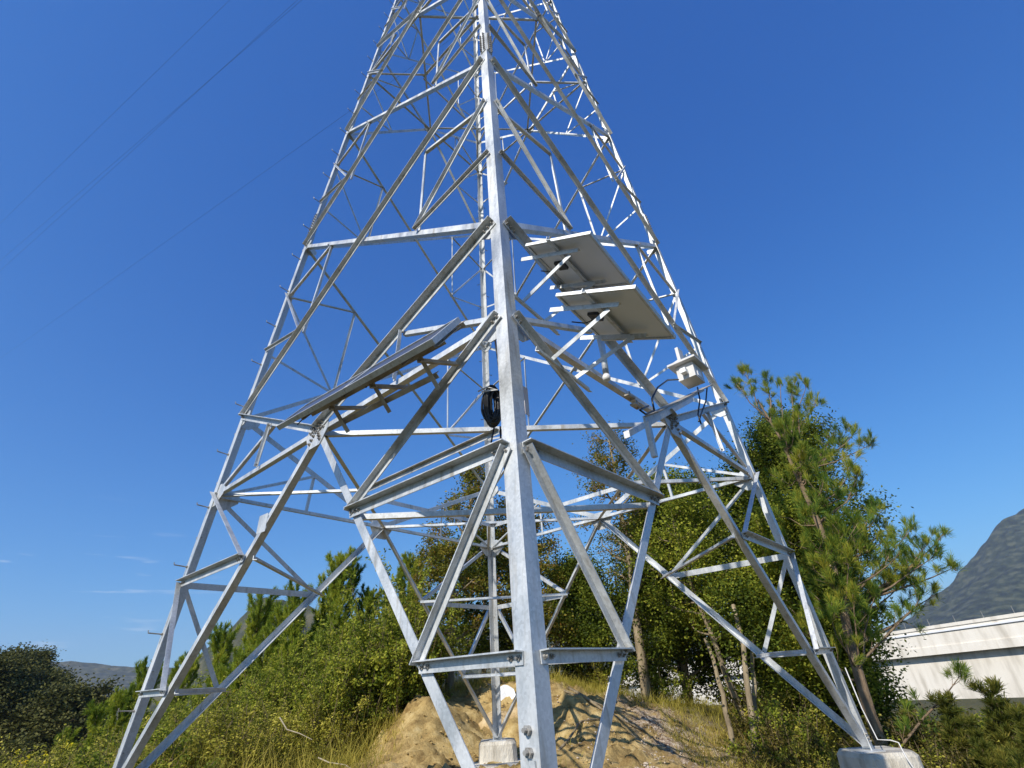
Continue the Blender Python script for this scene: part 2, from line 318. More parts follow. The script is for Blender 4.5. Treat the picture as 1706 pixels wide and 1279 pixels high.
def angle(name, A, B, n, w=.07, t=.007, mode='out', shift=0., cutA=0., cutB=0., up=None, m=None, bolts=True, off=0.):
    A = np.array(A, float); B = np.array(B, float); d = B - A; L = np.linalg.norm(d); d /= L
    A = A + d * cutA; B = B - d * cutB
    n = np.array(n, float); n = n - d * (n @ d); n /= np.linalg.norm(n)
    v = np.cross(d, n); 
    ref = np.array([0, 0, 1.]) if up is None else np.array(up, float)
    if v @ ref < 0: v = -v
    mb = MB(); mid = (A + B) / 2; hl = np.linalg.norm(B - A) / 2
    if mode == 'out':      # face flange hanging from a top edge that projects outwards
        o = .003 + off
        mb.frame_box(mid + n * (o + t / 2) + v * (-w * 0.0), d, n, v, hl, t / 2, w / 2)
        mb.frame_box(mid + n * (o + t + (w - t) / 2) + v * (w / 2 - t / 2), d, n, v, hl, (w - t) / 2, t / 2)
    else:                  # face flange with the second flange turned inwards at the low edge
        o = -.016 - off
        mb.frame_box(mid + n * (o - t / 2), d, n, v, hl, t / 2, w / 2)
        mb.frame_box(mid + n * (o - t - (w - t) / 2) + v * (-w / 2 + t / 2), d, n, v, hl, (w - t) / 2, t / 2)
    PARTS.append((name, mb, m or M_STEEL, scr(A, B, w)))
    if bolts:
        for P_, sgn in ((A, 1), (B, -1)):
            nb = 3 if w > .08 else 2 if w > .06 else 1
            for i in range(nb): bolt(P_ + d * sgn * (.03 + i * .055) + n * ((.003 + off + t) if mode == 'out' else .001), n, 1.0 if w > .06 else .75)
def inset(l, other, z):    # a point on the leg flange, a little in from its corner
    P_ = node(l, z); q = node(other, z) - P_; return P_ + q / np.linalg.norm(q) * .06
LV = dict(base=2.27, k1=2.95, k2=3.75, D=4.54)
def fp(a, b, s, u):
    z = zm(u)
    if s == 1: return inset(a, b, z)
    if s == -1: return inset(b, a, z)
    return fpt(a, b, s, z)
def face_hip(a, b, uB, u1, u2, uD, uT, sc, low=True):
    """lower K panel: horizontals at uD with knee braces down (u1,u2) to uB and diagonals up to uT"""
    n = fnorm(a, b); A = lambda nm, s1, z1, s2, z2, w, md, **kw: angle(nm, fp(a, b, s1, z1), fp(a, b, s2, z2), n, w * sc, .008, md, **kw)
    for g in (1, -1):
        A('face_horizontal', g, uD, 0, uD, .064, 'in')
        A('knee_diagonal', g, uT, 0, uD, .085, 'out')
        um = (uT + uD) / 2
        A('redundant_strut', g * .5, um, g, uD, .048, 'in')
        A('redundant_strut', g * .5, um, g * .5, uD, .042, 'out', off=.012)
        if low:
            sK = lambda u: g * (uD - u) / (uD - uB)
            A('main_brace', 0, uD, g, uB, .082, 'in')
            A('corner_horizontal', g, u2, sK(u2), u2, .084, 'out')
            A('corner_horizontal', g, u1, sK(u1), u1, .068, 'out')
            A('redundant_strut', g, uD, sK(u2), u2, .062, 'out', off=.012)
            A('redundant_strut', g, u2, sK(u1), u1, .060, 'out', off=.012)
def face_x(a, b, u0, u1, sc):
    n = fnorm(a, b); A = lambda nm, s1, z1, s2, z2, w, md, **kw: angle(nm, fp(a, b, s1, z1), fp(a, b, s2, z2), n, w * sc, .008, md, **kw)
    # crossing height of the diagonals
    r0, r1 = K * (HT - zm(u0)), K * (HT - zm(u1)); tc_ = r0 / (r0 + r1)
    def on(t, g):   # point on the diagonal from leg g@u0 to leg -g@u1
        u = u0 + (u1 - u0) * t; r = K * (HT - zm(u)); x = g * (r0 * (1 - t) - r1 * t); return x / r, u
    A('cross_diagonal', -1, u0, 1, u1, .070, 'out'); A('cross_diagonal', 1, u0, -1, u1, .072, 'in')
    for g in (1, -1):
        mdl = 'in' if g == 1 else 'out'; mdh = 'out' if g == 1 else 'in'
        s1, z1 = on(tc_ * .5, g); s2, z2 = on(tc_ + (1 - tc_) * .5, -g)
        ua, ub = u0 + (u1 - u0) / 3, u0 + (u1 - u0) * 2 / 3
        A('redundant_strut', s1, z1, g, ua, .046, 'out', off=.012)
        A('redundant_strut', s1, z1, g, ub, .046, 'out', off=.012)
        A('redundant_strut', s2, z2, g, ub, .046, 'in', off=.01)
        A('redundant_strut', s2, z2, s1, z1, .040, 'in', off=.02)
X1 = [5.35, 7.80, 10.25]
D2, T2 = 11.88, 12.75
X2 = [12.75, 14.9, 17.0]
D3, T3 = 18.4, 19.2
for a, b in FACES:
    face_hip(a, b, 2.30, 2.95, 3.75, 4.54, 5.35, 1.0)
    for i in range(2): face_x(a, b, X1[i], X1[i + 1], 1.0 if i == 0 else .92)
    # second belt
    n = fnorm(a, b)
    for g in (1, -1):
        angle('knee_diagonal', fp(a, b, g, X1[-1]), fp(a, b, 0, D2), n, .070, .008, 'in' if g == 1 else 'out')
        um = (X1[-1] + D2) / 2
        angle('redundant_strut', fp(a, b, g * .5, um), fp(a, b, g, um), n, .042, .007, 'out', off=.012)
        angle('redundant_strut', fp(a, b, g * .5, um), fp(a, b, g, D2), n, .042, .007, 'out', off=.012)
    face_hip(a, b, 0, 0, 0, D2, T2, .85, low=False)
    for i in range(2): face_x(a, b, X2[i], X2[i + 1], .8)
    for g in (1, -1): angle('knee_diagonal', fp(a, b, g, X2[-1]), fp(a, b, 0, D3), n, .06, .008, 'out')
    face_hip(a, b, 0, 0, 0, D3, T3, .7, low=False)
    face_x(a, b, 19.2, 21.2, .7); face_x(a, b, 21.2, 23.2, .65)
def diaphragm(u, sc, full=True):
    z = zm(u) - .02
    Mf = {q: (node(q[0], z) + node(q[1], z)) / 2 * np.array([.985, .985, 1]) for q in FACES}
    order = [('F', 'L'), ('F', 'R'), ('B', 'R'), ('B', 'L')]; mids = {}
    dn = np.array([0, 0, -1.])
    for i in range(4):
        q, p_ = order[i], order[(i + 1) % 4]; leg_ = (set(q) & set(p_)).pop(); A, B = Mf[q], Mf[p_]; mid = (A + B) / 2; mids[leg_] = mid
        out = np.array([*DIR[leg_], 0.])
        angle('diaphragm_tie', A, B, out, .056 * sc, .008, 'in', bolts=False)
        angle('diaphragm_strut', node(leg_, z) * np.array([.97, .97, 1]), mid, np.cross(out, [0, 0, 1.]), .055 * sc, .008, 'in', bolts=False, off=.03)
    for p_, q in (('F', 'L'), ('L', 'B'), ('B', 'R'), ('R', 'F')):
        A, B = mids[p_], mids[q]; dd = B - A; nn = np.cross(dd, [0, 0, 1.]);
        if nn @ (-(A + B)) > 0: nn = -nn
        angle('diaphragm_tie', A - np.array([0, 0, .05]), B - np.array([0, 0, .05]), nn, .066 * sc, .008, 'out', bolts=False)
diaphragm(4.54, 1.0); diaphragm(D2, .85); diaphragm(D3, .7)
# corner ties between the knee braces of neighbouring faces
for l, (p_, q) in {'F': ('L', 'R'), 'L': ('F', 'B'), 'B': ('L', 'R'), 'R': ('F', 'B')}.items():
    for u in (3.75, 2.95):
        s_ = (4.54 - u) / (4.54 - 2.30); f = lambda o_: node(l, zm(u)) * (1 + s_) / 2 + node(o_, zm(u)) * (1 - s_) / 2
        A, B = f(p_), f(q); out = np.array([*DIR[l], 0.])
        A = A - out * .06; B = B - out * .06
        angle('corner_tie', A, B, out, .050, .008, 'in', bolts=False, off=.02)
# legs in three lengths, each an angle section
def leg_seg(l, z0, z1, w, t=.016, grow=0.0, name='leg'):
    mb = MB(); n1, n2 = [q for q in FACES if l in q]
    A, B = node(l, z0), node(l, z1); d = (B - A) / np.linalg.norm(B - A); vs = []
    ds = []
    for q in (n1, n2):
        o_ = q[0] if q[1] == l else q[1]; v = np.array([*(DIR[o_] - DIR[l]), 0.]); v -= d * (v @ d); ds.append(v / np.linalg.norm(v))
    e1, e2 = ds; g = grow
    prof = [(-g, -g), (w, -g), (w, t), (t, t), (t, w), (-g, w)]
    for P_ in (A, B): vs += [P_ + e1 * x + e2 * y for x, y in prof]
    n = 6; mb.add(vs, [tuple(range(n))[::-1], tuple(range(n, 2 * n))] + [(i, (i + 1) % n, n + (i + 1) % n, n + i) for i in range(n)])
    # splayed faces: make sure profile order gives a closed prism
    PARTS.append((name, mb, M_STEEL, 1e9)); return e1, e2, d
for l in 'FLBR':
    e1, e2, d = leg_seg(l, -.06, zm(8.05), .128, .013)
    leg_seg(l, zm(8.05) + .002, zm(16.4), .118, .012)
    leg_seg(l, zm(16.4) + .002, zm(25.0), .105, .011)
    # splice plates with rows of bolts
    for us in (8.18, 16.4):
        for e in (e1, e2):
            o_ = e2 if e is e1 else e1; nrm = -(o_ - e * (e @ o_)); nrm /= np.linalg.norm(nrm); c = node(l, zm(us)); mb = MB()
            mb.frame_box(c + e * .062 + nrm * .007, e, nrm, d, .05, .005, .33); PARTS.append(('splice_plate', mb, M_STEEL, 1e6))
            for i in range(9):
                for j in (-.03, .03): bolt(c + e * (.062 + j) + d * (-.29 + i * .072) + nrm * .012, nrm, 1.15)
    e1n = e1
    # step bolts up the left and the back leg
    if l in 'LB':
        z = .5
        while z < zm(20):
            i = int(round((z - .5) / .42)); e = e1 if i % 2 else e2; o_ = e2 if i % 2 else e1
            nrm = -(o_ - e * (e @ o_)); nrm /= np.linalg.norm(nrm); c = node(l, z) + e * .05
            m = MB(); m.tube([c + nrm * -.03, c + nrm * .17, c + nrm * .175 + np.array([0, 0, .03])], .0085, 6); m.tube([c + nrm * .002, c + nrm * .018], .017, 6)
            PARTS.append(('step_bolt', m, M_BOLT, scr(c, c + nrm * .17, .02))); z += .42
    # base stub angles and foot plate
    c = node(l, -.02); mb = MB(); mb.frame_box(c + (e1 + e2) * .09, np.array([1., 0, 0]), np.array([0, 1., 0]), np.array([0, 0, 1.]), .16, .16, .012); PARTS.append(('foot_plate', mb, M_STEEL, 1e5))
# gusset plates at the face centres and where the belts meet the legs
for a, b in FACES:
    n = fnorm(a, b); h = np.array([*(DIR[a] - DIR[b]), 0.]); h /= np.linalg.norm(h); v = np.cross(h, n)
    if v[2] < 0: v = -v
    for u, sc in ((4.54, 1.0), (D2, .8), (D3, .65)):
        c = fpt(a, b, 0, zm(u)); mb = MB()
        mb.prism(c - n * .0075 - v * .02, h, v, n, [(-.24 * sc, -.02), (-.12 * sc, -.20 * sc), (.12 * sc, -.20 * sc), (.24 * sc, -.02), (.20 * sc, .13 * sc), (-.20 * sc, .13 * sc)], .0055)
        PARTS.append(('gusset_plate', mb, M_STEEL, 1e7 * sc))
        for g in (1, -1):
            for i in range(3): bolt(c + h * g * (.05 + .03 * i) * sc - v * (.06 + .045 * i) * sc - n * .005, n, 1.25)
            for i in range(2): bolt(c + h * g * (.07 + .07 * i) * sc - n * .005, n, 1.25)
            for i in range(2): bolt(c + h * g * (.06 + .05 * i) * sc + v * (.05 + .04 * i) * sc + n * .012, n, 1.25)
    for l, o_ in ((a, b), (b, a)):
        g = h if l == b else -h                                       # pointing inwards from the leg
        g = (node(o_, 1) - node(l, 1)); g /= np.linalg.norm(g)
        for u, sc in ((4.54, 1.0), (5.35, .8), (7.8, .7), (10.25, .7)):
            c = node(l, zm(u)); mb = MB()
            mb.prism(c - n * .0205, g, v, n, [(.02, .14 * sc), (.02, -.20 * sc), (.20 * sc, -.20 * sc), (.38 * sc, -.06 * sc), (.38 * sc, .05 * sc), (.2 * sc, .14 * sc)], .0048)
            PARTS.append(('gusset_plate', mb, M_STEEL, 1e4 * sc))
# earthing strap and lug low on the front leg
lg = node('F', zm(2.62)); nf = fnorm('F', 'L'); gL = (node('L', 0) - node('F', 0)); gL /= np.linalg.norm(gL); dl = node('F', 1) - node('F', 0); dl /= np.linalg.norm(dl)
mb = MB(); mb.frame_box(lg + gL * .045 + nf * .008 - dl * .25, gL, nf, dl, .018, .005, .34); PARTS.append(('earthing_strap', mb, M_STEEL, 1e5))
bolt(lg + gL * .062 + nf * .004 + dl * .21, nf, 1.5); bolt(lg + gL * .062 + nf * .004 + dl * .12, nf, 1.5)
# link parts, the hundred largest of each name as their own mesh, the rest as one
def emit(parent, parts, cap=100):
    by = {}
    for q in parts: by.setdefault(q[0], []).append(q)
    for nm, L_ in by.items():
        L_.sort(key=lambda q: -q[3])
        for q in L_[:cap]: obj(nm, q[1], q[2], parent)
        if len(L_) > cap:
            mb = MB()
            for q in L_[cap:]: mb.add(q[1].v, q[1].f)
            tag(obj(nm + 's', mb, L_[0][2], parent), kind='stuff')
emit(tower, PARTS + [('bolt', m, M_BOLT, s_) for s_, m in BOLTS])

# ------------------------------------------------------------------ footings
def footing(l, label):
    P_ = node(l, 0); e = empty('concrete_footing', (P_[0], P_[1], -.9), label, 'footing', 'footings of the four tower legs')
    def block(hw, z0, z1, taper=.9, seg=10, name='plinth'):
        mb = MB(); n = 28; rings = []
        for zz, k_ in ((z0, 1.0), (z1 - .05, taper + .02), (z1, taper - .06)):
            r_ = []
            for i in range(n):
                t = 2 * math.pi * i / n; c_, s_ = math.cos(t), math.sin(t); q = hw * k_ / max(abs(c_) ** 5 + abs(s_) ** 5, 1e-6) ** .2
                r_.append((q * c_ + random.uniform(-.006, .006), q * s_ + random.uniform(-.006, .006), zz + .9 + random.uniform(-.006, .006)))
            rings += r_
        mb.add(rings, [(a_ * n + i, a_ * n + (i + 1) % n, (a_ + 1) * n + (i + 1) % n, (a_ + 1) * n + i) for a_ in (0, 1) for i in range(n)] + [tuple(range(2 * n, 3 * n))])
        obj(name, mb, M_CONC, e)
    block(.40, -.9, -.03); block(.60, -1.3, -.36, .97, name='base_slab')
    return e
footing('B', 'stepped concrete footing at the far leg beside the spoil heap')
fr = footing('R', 'pale concrete footing of the right leg with a thin pipe beside it')
footing('F', 'concrete footing of the front leg, below the bottom edge'); footing('L', 'concrete footing of the left leg, below the bottom edge')
# bent conduit beside the right footing
m = MB(); q = [at(*v) for v in ((1408, 1112, -.1), (1436, 1180, -.15), (1462, 1232, -.2), (1484, 1233, -.35), (1497, 1237, -.4), (1510, 1262, -.45), (1522, 1279, -.5), (1530, 1300, -.5))]
m.tube(q, .007, 8); tag(obj('conduit', m, M_BOX, smooth=True), 'thin white bent conduit running down the right leg and over its footing', 'conduit')

# ------------------------------------------------------------------ solar panels
def panel(name, P0, e1, e2, w, h, label, group, sagmount):
    e1 = np.array(e1) / np.linalg.norm(e1); e2 = np.array(e2) - e1 * (np.array(e2) @ e1); e2 /= np.linalg.norm(e2); n = np.cross(e1, e2)
    if n[2] < 0: n = -n
    P0 = np.array(P0); e = empty(name, P0, label, 'solar panel', group); Z = np.zeros(3)
    c = e1 * w / 2 + e2 * h / 2
    fr_ = MB(); f = .012; th = .024 if h < .5 else .015
    fr_.frame_box(c + e2 * (h / 2 - f), e1, e2, n, w / 2, f, th); fr_.frame_box(c - e2 * (h / 2 - f), e1, e2, n, w / 2, f, th)
    fr_.frame_box(c + e1 * (w / 2 - f), e2, e1, n, h / 2 - 2 * f, f, th); fr_.frame_box(c - e1 * (w / 2 - f), e2, e1, n, h / 2 - 2 * f, f, th)
    obj('frame', fr_, M_STEEL, e)
    g = MB(); g.frame_box(c + n * .010, e1, e2, n, w / 2 - 2 * f - .001, h / 2 - 2 * f - .001, .003); obj('cell_sheet', g, M_CELL, e)
    g = MB(); g.frame_box(c + n * .002, e1, e2, n, w / 2 - 2 * f - .001, h / 2 - 2 * f - .001, .002); obj('back_sheet', g, M_BACK, e)
    jb = MB(); jb.frame_box(e1 * w * .25 + e2 * h * .45 - n * .014, e1, e2, n, .05, .06, .014); obj('junction_box', jb, M_BLACK, e)
    ld_ = MB(); q = e1 * w * .25 + e2 * h * .45 - n * .03
    ld_.tube([q, q - n * .03 - e1 * .05, q - n * .02 - e1 * .12 + e2 * .04, q - n * .05 - e1 * .2 - e2 * .05], .006, 6); obj('lead', ld_, M_BLACK, e)
    return e, e1, e2, n, c
def mount(name, P0, bars, label, m_=M_RUST):
    e = empty(name, P0, label, 'bracket', 'brackets that carry the solar panels')
    for A, B, n in bars:
        mb = MB(); A = np.array(A) - P0; B = np.array(B) - P0; d = B - A; L_ = np.linalg.norm(d); d /= L_
        n = np.array(n, float); n -= d * (n @ d); n /= np.linalg.norm(n); v = np.cross(d, n); w = .042; t = .005
        mb.frame_box((A + B) / 2, d, n, v, L_ / 2, t / 2, w / 2); mb.frame_box((A + B) / 2 + n * (w / 2) + v * (w / 2 - t / 2), d, n, v, L_ / 2, w / 2 - t / 2 - .0005, t / 2)
        obj('arm', mb, m_, e)
    return e
E1, E2 = np.array([.71, -.58, -.40]), np.array([.63, .78, 0.])
for i, P0 in enumerate((np.array([.24, -4.11, 4.60]), np.array([.42, -4.35, 3.76]))):
    lab = ('grey backed solar panel mounted high on the right face, the upper of two', 'grey backed solar panel mounted below another on the right face')[i]
    e, a1, a2, n, c = panel('solar_panel', P0, E1, E2, .73, .85, lab, 'solar panels on the tower', 1)
    a = P0 - n * .025; ins = np.array([-.707, .707, 0]) * .22
    bars = [(a + a1 * .30 + a2 * -.06, a + a1 * .30 + a2 * .84, a1), (a + a1 * -.12 + a2 * .12 - n * .045, a + a1 * .55 + a2 * .12 - n * .045, a2), (a + a1 * -.12 + a2 * .66 - n * .045, a + a1 * .55 + a2 * .66 - n * .045, a2),
            (a + ins + a2 * .2 + np.array([0, 0, -.42]), a + a1 * .46 + a2 * .14 - n * .07, a2), (a + ins + a2 * .6 + np.array([0, 0, -.42]), a + a1 * .46 + a2 * .62 - n * .07, a2),
            (a + ins + a2 * -.05 + np.array([0, 0, -.44]), a + ins + a2 * .85 + np.array([0, 0, -.44]), a1)]
    mount('panel_bracket', a, bars, ('steel arms under the upper right solar panel', 'steel arms under the lower right solar panel')[i], M_STEEL)
PA = np.array([-2.19, -3.09, 3.20]); PB = np.array([-.44, -4.73, 3.10]); ex = (PB - PA); LL = np.linalg.norm(ex); ex /= LL; LL *= .93
inn = np.array([-ex[1], ex[0], 0.]); inn = -inn if inn[1] < 0 else inn; inn /= np.linalg.norm(inn); ey = inn * math.cos(math.radians(53)) + np.array([0, 0, math.sin(math.radians(53))])
for i in range(2):
    P0 = PA + ex * (LL * .5 * i + .004)
    panel('solar_panel', P0, ex, ey, LL * .5 - .008, .42, ('solar panel seen edge on over the left face, the one nearer the left leg', 'solar panel seen edge on over the left face, the one nearer the front leg')[i], 'solar panels on the tower', 1)
nP = np.cross(ex, ey); nP = nP if nP[2] > 0 else -nP
bars = []
for s_ in (.30, .80, 1.45, 1.75):
    q = PA + ex * s_ * 1.25 - nP * .03; bars.append((q + ey * .02, q + ey * .40, ex)); 
for s_ in (.75, 1.35, 1.95):
    q = PA + ex * s_ - nP * .07; bars += [(q + ey * .10, q + ey * .42 - np.array([0, 0, .46]), ex), (q + ey * .05 - np.array([0, 0, .0]), q + ey * .75 - np.array([0, 0, .40]), ex)]
bars += [(PA + ex * .5 + ey * .42 - np.array([0, 0, .42]), PA + ex * 2.0 + ey * .42 - np.array([0, 0, .42]), ey), (PA + ex * .35 + ey * .15 - nP * .06, PA + ex * 2.2 + ey * .15 - nP * .06, ey), (PA + ex * .35 + ey * .5 - nP * .06, PA + ex * 2.2 + ey * .5 - nP * .06, ey)]
mount('panel_bracket', PA, bars, 'rust stained steel bracket frame under the left solar panels')

# ------------------------------------------------------------------ equipment by the right leg, cable coil, signs
def rface(x, y, out=0.0):
    d = ray(x, y); nn = np.array([1., -1, 0]); t = (K * HT - K * CAM[2] + out - CAM @ nn) / (d @ nn + K * d[2]); return CAM + d * t
ux = np.array([.707, .707, 0]); un = np.array([.707, -.707, 0]); uz = np.array([0, 0, 1.])
c0 = rface(1150, 625, .55)
bx = empty('equipment_box', c0, 'white equipment box with an overhanging lid held off the right leg', 'equipment box')
mb = MB(); mb.frame_box(np.zeros(3), ux, un, uz, .14, .11, .10); obj('housing', mb, M_BOX, bx)
mb = MB(); mb.frame_box(uz * .12, ux, un, uz, .22, .18, .013); obj('lid', mb, M_BOX, bx)
mb = MB(); mb.frame_box(-uz * .03 + un * .114, ux, un, uz, .06, .003, .04); obj('cover_plate', mb, M_BACK, bx.children[0])
mb = MB(); mb.frame_box(-ux * .19 - uz * .02, ux, un, uz, .04, .035, .03); obj('cable_gland', mb, M_WHITE, bx.children[0])
mb = MB(); mb.frame_box(uz * .26 - un * .06, ux, un, uz, .07, .02, .16); obj('back_plate', mb, M_BOX, bx)
s0 = rface(1086, 690, .40); s1 = rface(1180, 643, .40); dd = s1 - s0; Ls = np.linalg.norm(dd); dd /= Ls; nn = np.cross(dd, uz); nn /= np.linalg.norm(nn)
sh = empty('equipment_shelf', s0, 'long steel shelf bar under the white equipment box', 'shelf')
mb = MB(); mb.frame_box(dd * Ls / 2, dd, nn, np.cross(dd, nn), Ls / 2, .075, .006); obj('shelf_plate', mb, M_RUST, sh)
mb = MB(); mb.frame_box(dd * Ls / 2 - nn * .078 + uz * -.02, dd, nn, np.cross(dd, nn), Ls / 2 + .02, .003, .03); obj('shelf_lip', mb, M_STEEL, sh)
mb = MB(); mb.frame_box(dd * .10 - uz * .22 - un * .1, ux, un, uz, .025, .025, .22); obj('post', mb, M_STEEL, sh)
mb = MB(); mb.frame_box(dd * (Ls * .45) - uz * .10 - un * .25, dd, nn, uz, Ls * .5, .03, .035); obj('cross_arm', mb, M_STEEL, sh)
mb = MB()
for q in ([(1130, 632), (1112, 633), (1096, 645), (1086, 664), (1090, 684)], [(1162, 645), (1166, 665), (1163, 690), (1168, 706)], [(1178, 645), (1176, 668), (1168, 690), (1164, 702)], [(1090, 684), (1076, 690), (1066, 683), (1080, 676)]):
    mb.tube([rface(x, y, .45) for x, y in q], .010, 7)
tag(obj('cable', mb, M_BLACK, smooth=True), 'black cables looping from the white box down to its shelf', 'cable')
# tube antenna hanging from the right face
a0 = rface(1000, 555, .10); a1 = rface(1011, 632, .10)
an = empty('tube_antenna', a0, 'grey tube with a rounded white end hanging below the lower right solar panel', 'antenna')
mb = MB(); mb.tube([np.zeros(3), (a1 - a0) * .92], .032, 14); obj('tube', mb, M_STEEL, an, True)
mb = MB(); mb.tube([(a1 - a0) * .92, (a1 - a0) * .95, (a1 - a0) * 1.0, (a1 - a0) * 1.02], [.034, .042, .038, .015], 14); obj('end_cap', mb, M_WHITE, an, True)
# small clamps and bars on the right knee diagonal
for i, (x, y) in enumerate(((1048, 661), (1060, 676))):
    c = rface(x, y, .1); e = empty('clamp', c, ('small rusty clamp under the right knee diagonal, upper of two', 'small rusty clamp under the right knee diagonal, lower of two')[i], 'clamp', 'clamps on the knee diagonal')
    mb = MB(); mb.frame_box(np.zeros(3), ux, un, uz, .07, .035, .010); obj('jaw', mb, M_RUST, e); mb = MB(); mb.tube([np.array([0, 0, -.03]) + ux * .03, np.array([0, 0, .08]) + ux * .03], .008, 6); obj('screw', mb, M_BOLT, e)
# coil of black cable behind the front leg
cc = at(822, 676, -3.75); mb = MB()
for k_ in range(44):
    pts = []; ph = random.uniform(0, .5); rx = random.uniform(.025, .085); rz = random.uniform(.10, .185); oy = random.uniform(-.05, .05); ox = random.uniform(-.02, .02)
    for t in np.linspace(0, 2 * math.pi, 26): pts.append(cc + np.array([rx * math.cos(t) + ox, oy + .02 * math.sin(2 * t + ph), rz * math.sin(t)]))
    mb.tube(pts, .010, 5, cap=False)
mb.tube([cc + np.array([0, 0, -.2]), cc + np.array([-.03, 0, -.34]), cc + np.array([0, 0, -.46]), cc + np.array([.05, 0, -.36]), cc + np.array([.05, 0, -.2])], .008, 6)
mb.tube([cc + np.array([.08, 0, .1]), cc + np.array([.06, .02, .5]), cc + np.array([.03, .05, .9])], .010, 6)
coil = empty('cable_coil', cc, 'bundle of black cable hanging in loops behind the front leg', 'cable coil')
for i in range(len(mb.v)): mb.v[i] = tuple(np.array(mb.v[i]) - cc)
obj('loops', mb, M_BLACK, coil, True)
mb = MB(); mb.tube([np.array([-.13, -.03, .13]), np.array([-.05, -.07, .15]), np.array([.04, -.07, .12]), np.array([-.10, -.06, .11])], .007, 6); obj('white_tie', mb, M_WHITE, coil, True)
mb = MB(); q0 = at(798, 658, -3.5); q1 = at(741, 724, -1.0); mb.tube([q0, (q0 + q1) / 2 - uz * .02, q1], .0045, 6)
tag(obj('rope', mb, M_WHITE, smooth=True), 'thin pale rope running from the cable coil to the back of the tower', 'rope')
# signs
def sign(name, c, ax, ay, hw, hh, m_, label, cat):
    ax = np.array(ax) / np.linalg.norm(ax); ay = np.array(ay) - ax * (np.array(ay) @ ax); ay /= np.linalg.norm(ay); n = np.cross(ax, ay)
    e = empty(name, c, label, cat); mb = MB(); mb.frame_box(np.zeros(3), ax, ay, n, hw, hh, .002); obj('plate', mb, m_, e)
    mb = MB(); mb.frame_box(n * -.006 + ay * hh * .6, ax, ay, n, hw * 1.05, .012, .003); mb.frame_box(n * -.006 - ay * hh * .6, ax, ay, n, hw * 1.05, .012, .003); obj('bracket_strap', mb, M_STEEL, e)
sign('sign_plate', at(437, 872, -2.0), (.75, -.66, 0), uz, .09, .10, M_STEEL, 'small blank grey plate hung on the braces by the left leg', 'sign')
sign('sign_plate', at(877, 668, -3.7), (.6, .8, 0), uz, .035, .14, M_PINK, 'narrow faded pink and white strip sign just right of the front leg', 'sign')
sign('sign_plate', at(1243, 772, .25), (.6, .8, 0), uz + .3 * np.array([-1, 0, 0]), .13, .16, M_WHITE, 'white plate fixed beside the belt joint of the right leg', 'sign')
# slotted plastic strip lying on the front corner tie
q = at(972, 1086, -4.05); e = empty('slotted_strip', q, 'short yellowish slotted plastic strip lying on the low front tie', 'plastic strip'); mb = MB()
for i in range(8): mb.frame_box(np.array([-.07 + i * .02, 0, .0]), np.array([1., 0, 0]), np.array([0, 1., 0]), uz, .005, .012, .008)
mb.box((-.02, 0, .011), (.11, .012, .003)); mb.box((-.02, 0, -.011), (.11, .012, .003)); obj('strip', mb, noise_mat('yellow_plastic', [(.55, .52, .30), (.68, .66, .42)], 8, .5), e)
# power lines overhead on the left
for i, (p0, p1, d0, d1) in enumerate((((395, -12), (-20, 392), 30, 70), ((430, 60), (-20, 470), 30, 70), ((330, 150), (-20, 452), 34, 74), ((520, 230), (-20, 612), 34, 80))):
    A = CAM + ray(*p0) * d0; B = CAM + ray(*p1) * d1; e_ = B - A; A2 = A - e_ * .9; B2 = B + e_ * .5; mb = MB()
    pts = [A2 + (B2 - A2) * t - uz * 4 * t * (1 - t) * .8 + uz * 4 * .45 * .55 * .8 for t in np.linspace(0, 1, 13)]
    mb.tube(pts, .006, 5); tag(obj('power_line', mb, M_BLACK, smooth=True), ('topmost faint power line crossing the upper left sky', 'second faint power line below the topmost one on the left', 'third faint power line close under the second one', 'lowest faint power line, well below the others on the left')[i], 'power line', 'overhead power lines')

# ------------------------------------------------------------------ bridge
BA = at(1706, 1019, 18.0); BB = at(1400, 1065, 29.0); bd = (BB - BA); bd[2] *= 1; bd /= np.linalg.norm(bd); bn = np.cross(bd, uz); bn /= np.linalg.norm(bn)
if bn @ (CAM - BA) < 0: bn = -bn
bo = BA - bd * 26; LB = 100.; br = empty('road_bridge', bo, 'white concrete road bridge with pale parapet passing behind the pines on the right', 'bridge')
bu = np.cross(bn, bd); bu = bu if bu[2] > 0 else -bu
def strip(nm, z0, z1, n0, n1, m_):
    mb = MB(); mb.frame_box(bd * LB / 2 + bu * (z0 + z1) / 2 + bn * (n0 + n1) / 2, bd, bn, bu, LB / 2, abs(n1 - n0) / 2, abs(z1 - z0) / 2); return obj(nm, mb, m_, br)
strip('coping', -.16, 0, -.36, .05, M_BRIDGE); strip('parapet', -1.02, -.161, -.28, 0, M_BRIDGE); strip('rail', -.36, -.28, .01, .07, M_BACK)
strip('deck', -1.42, -1.021, -8, .04, M_BRIDGE); strip('girder', -3.55, -1.421, -.9, -.36, M_BRIDGE); strip('girder', -3.55, -1.421, -5.6, -5.1, M_BRIDGE)
strip('parapet', -1.02, -.05, -8.0, -7.75, M_BRIDGE)
for i in range(4):
    mb = MB(); c = bd * (6 + i * 19) - bn * 2.9; mb.tube([c + uz * -3.58, c + uz * -26], .9, 20); obj('pier', mb, M_BRIDGE, br)
for i in range(30):
    mb = MB(); c = bd * (1 + i * 1.5) - bn * .12; mb.tube([c, c + uz * .35], .012, 6); obj('fence_post', mb, M_BOLT, br)

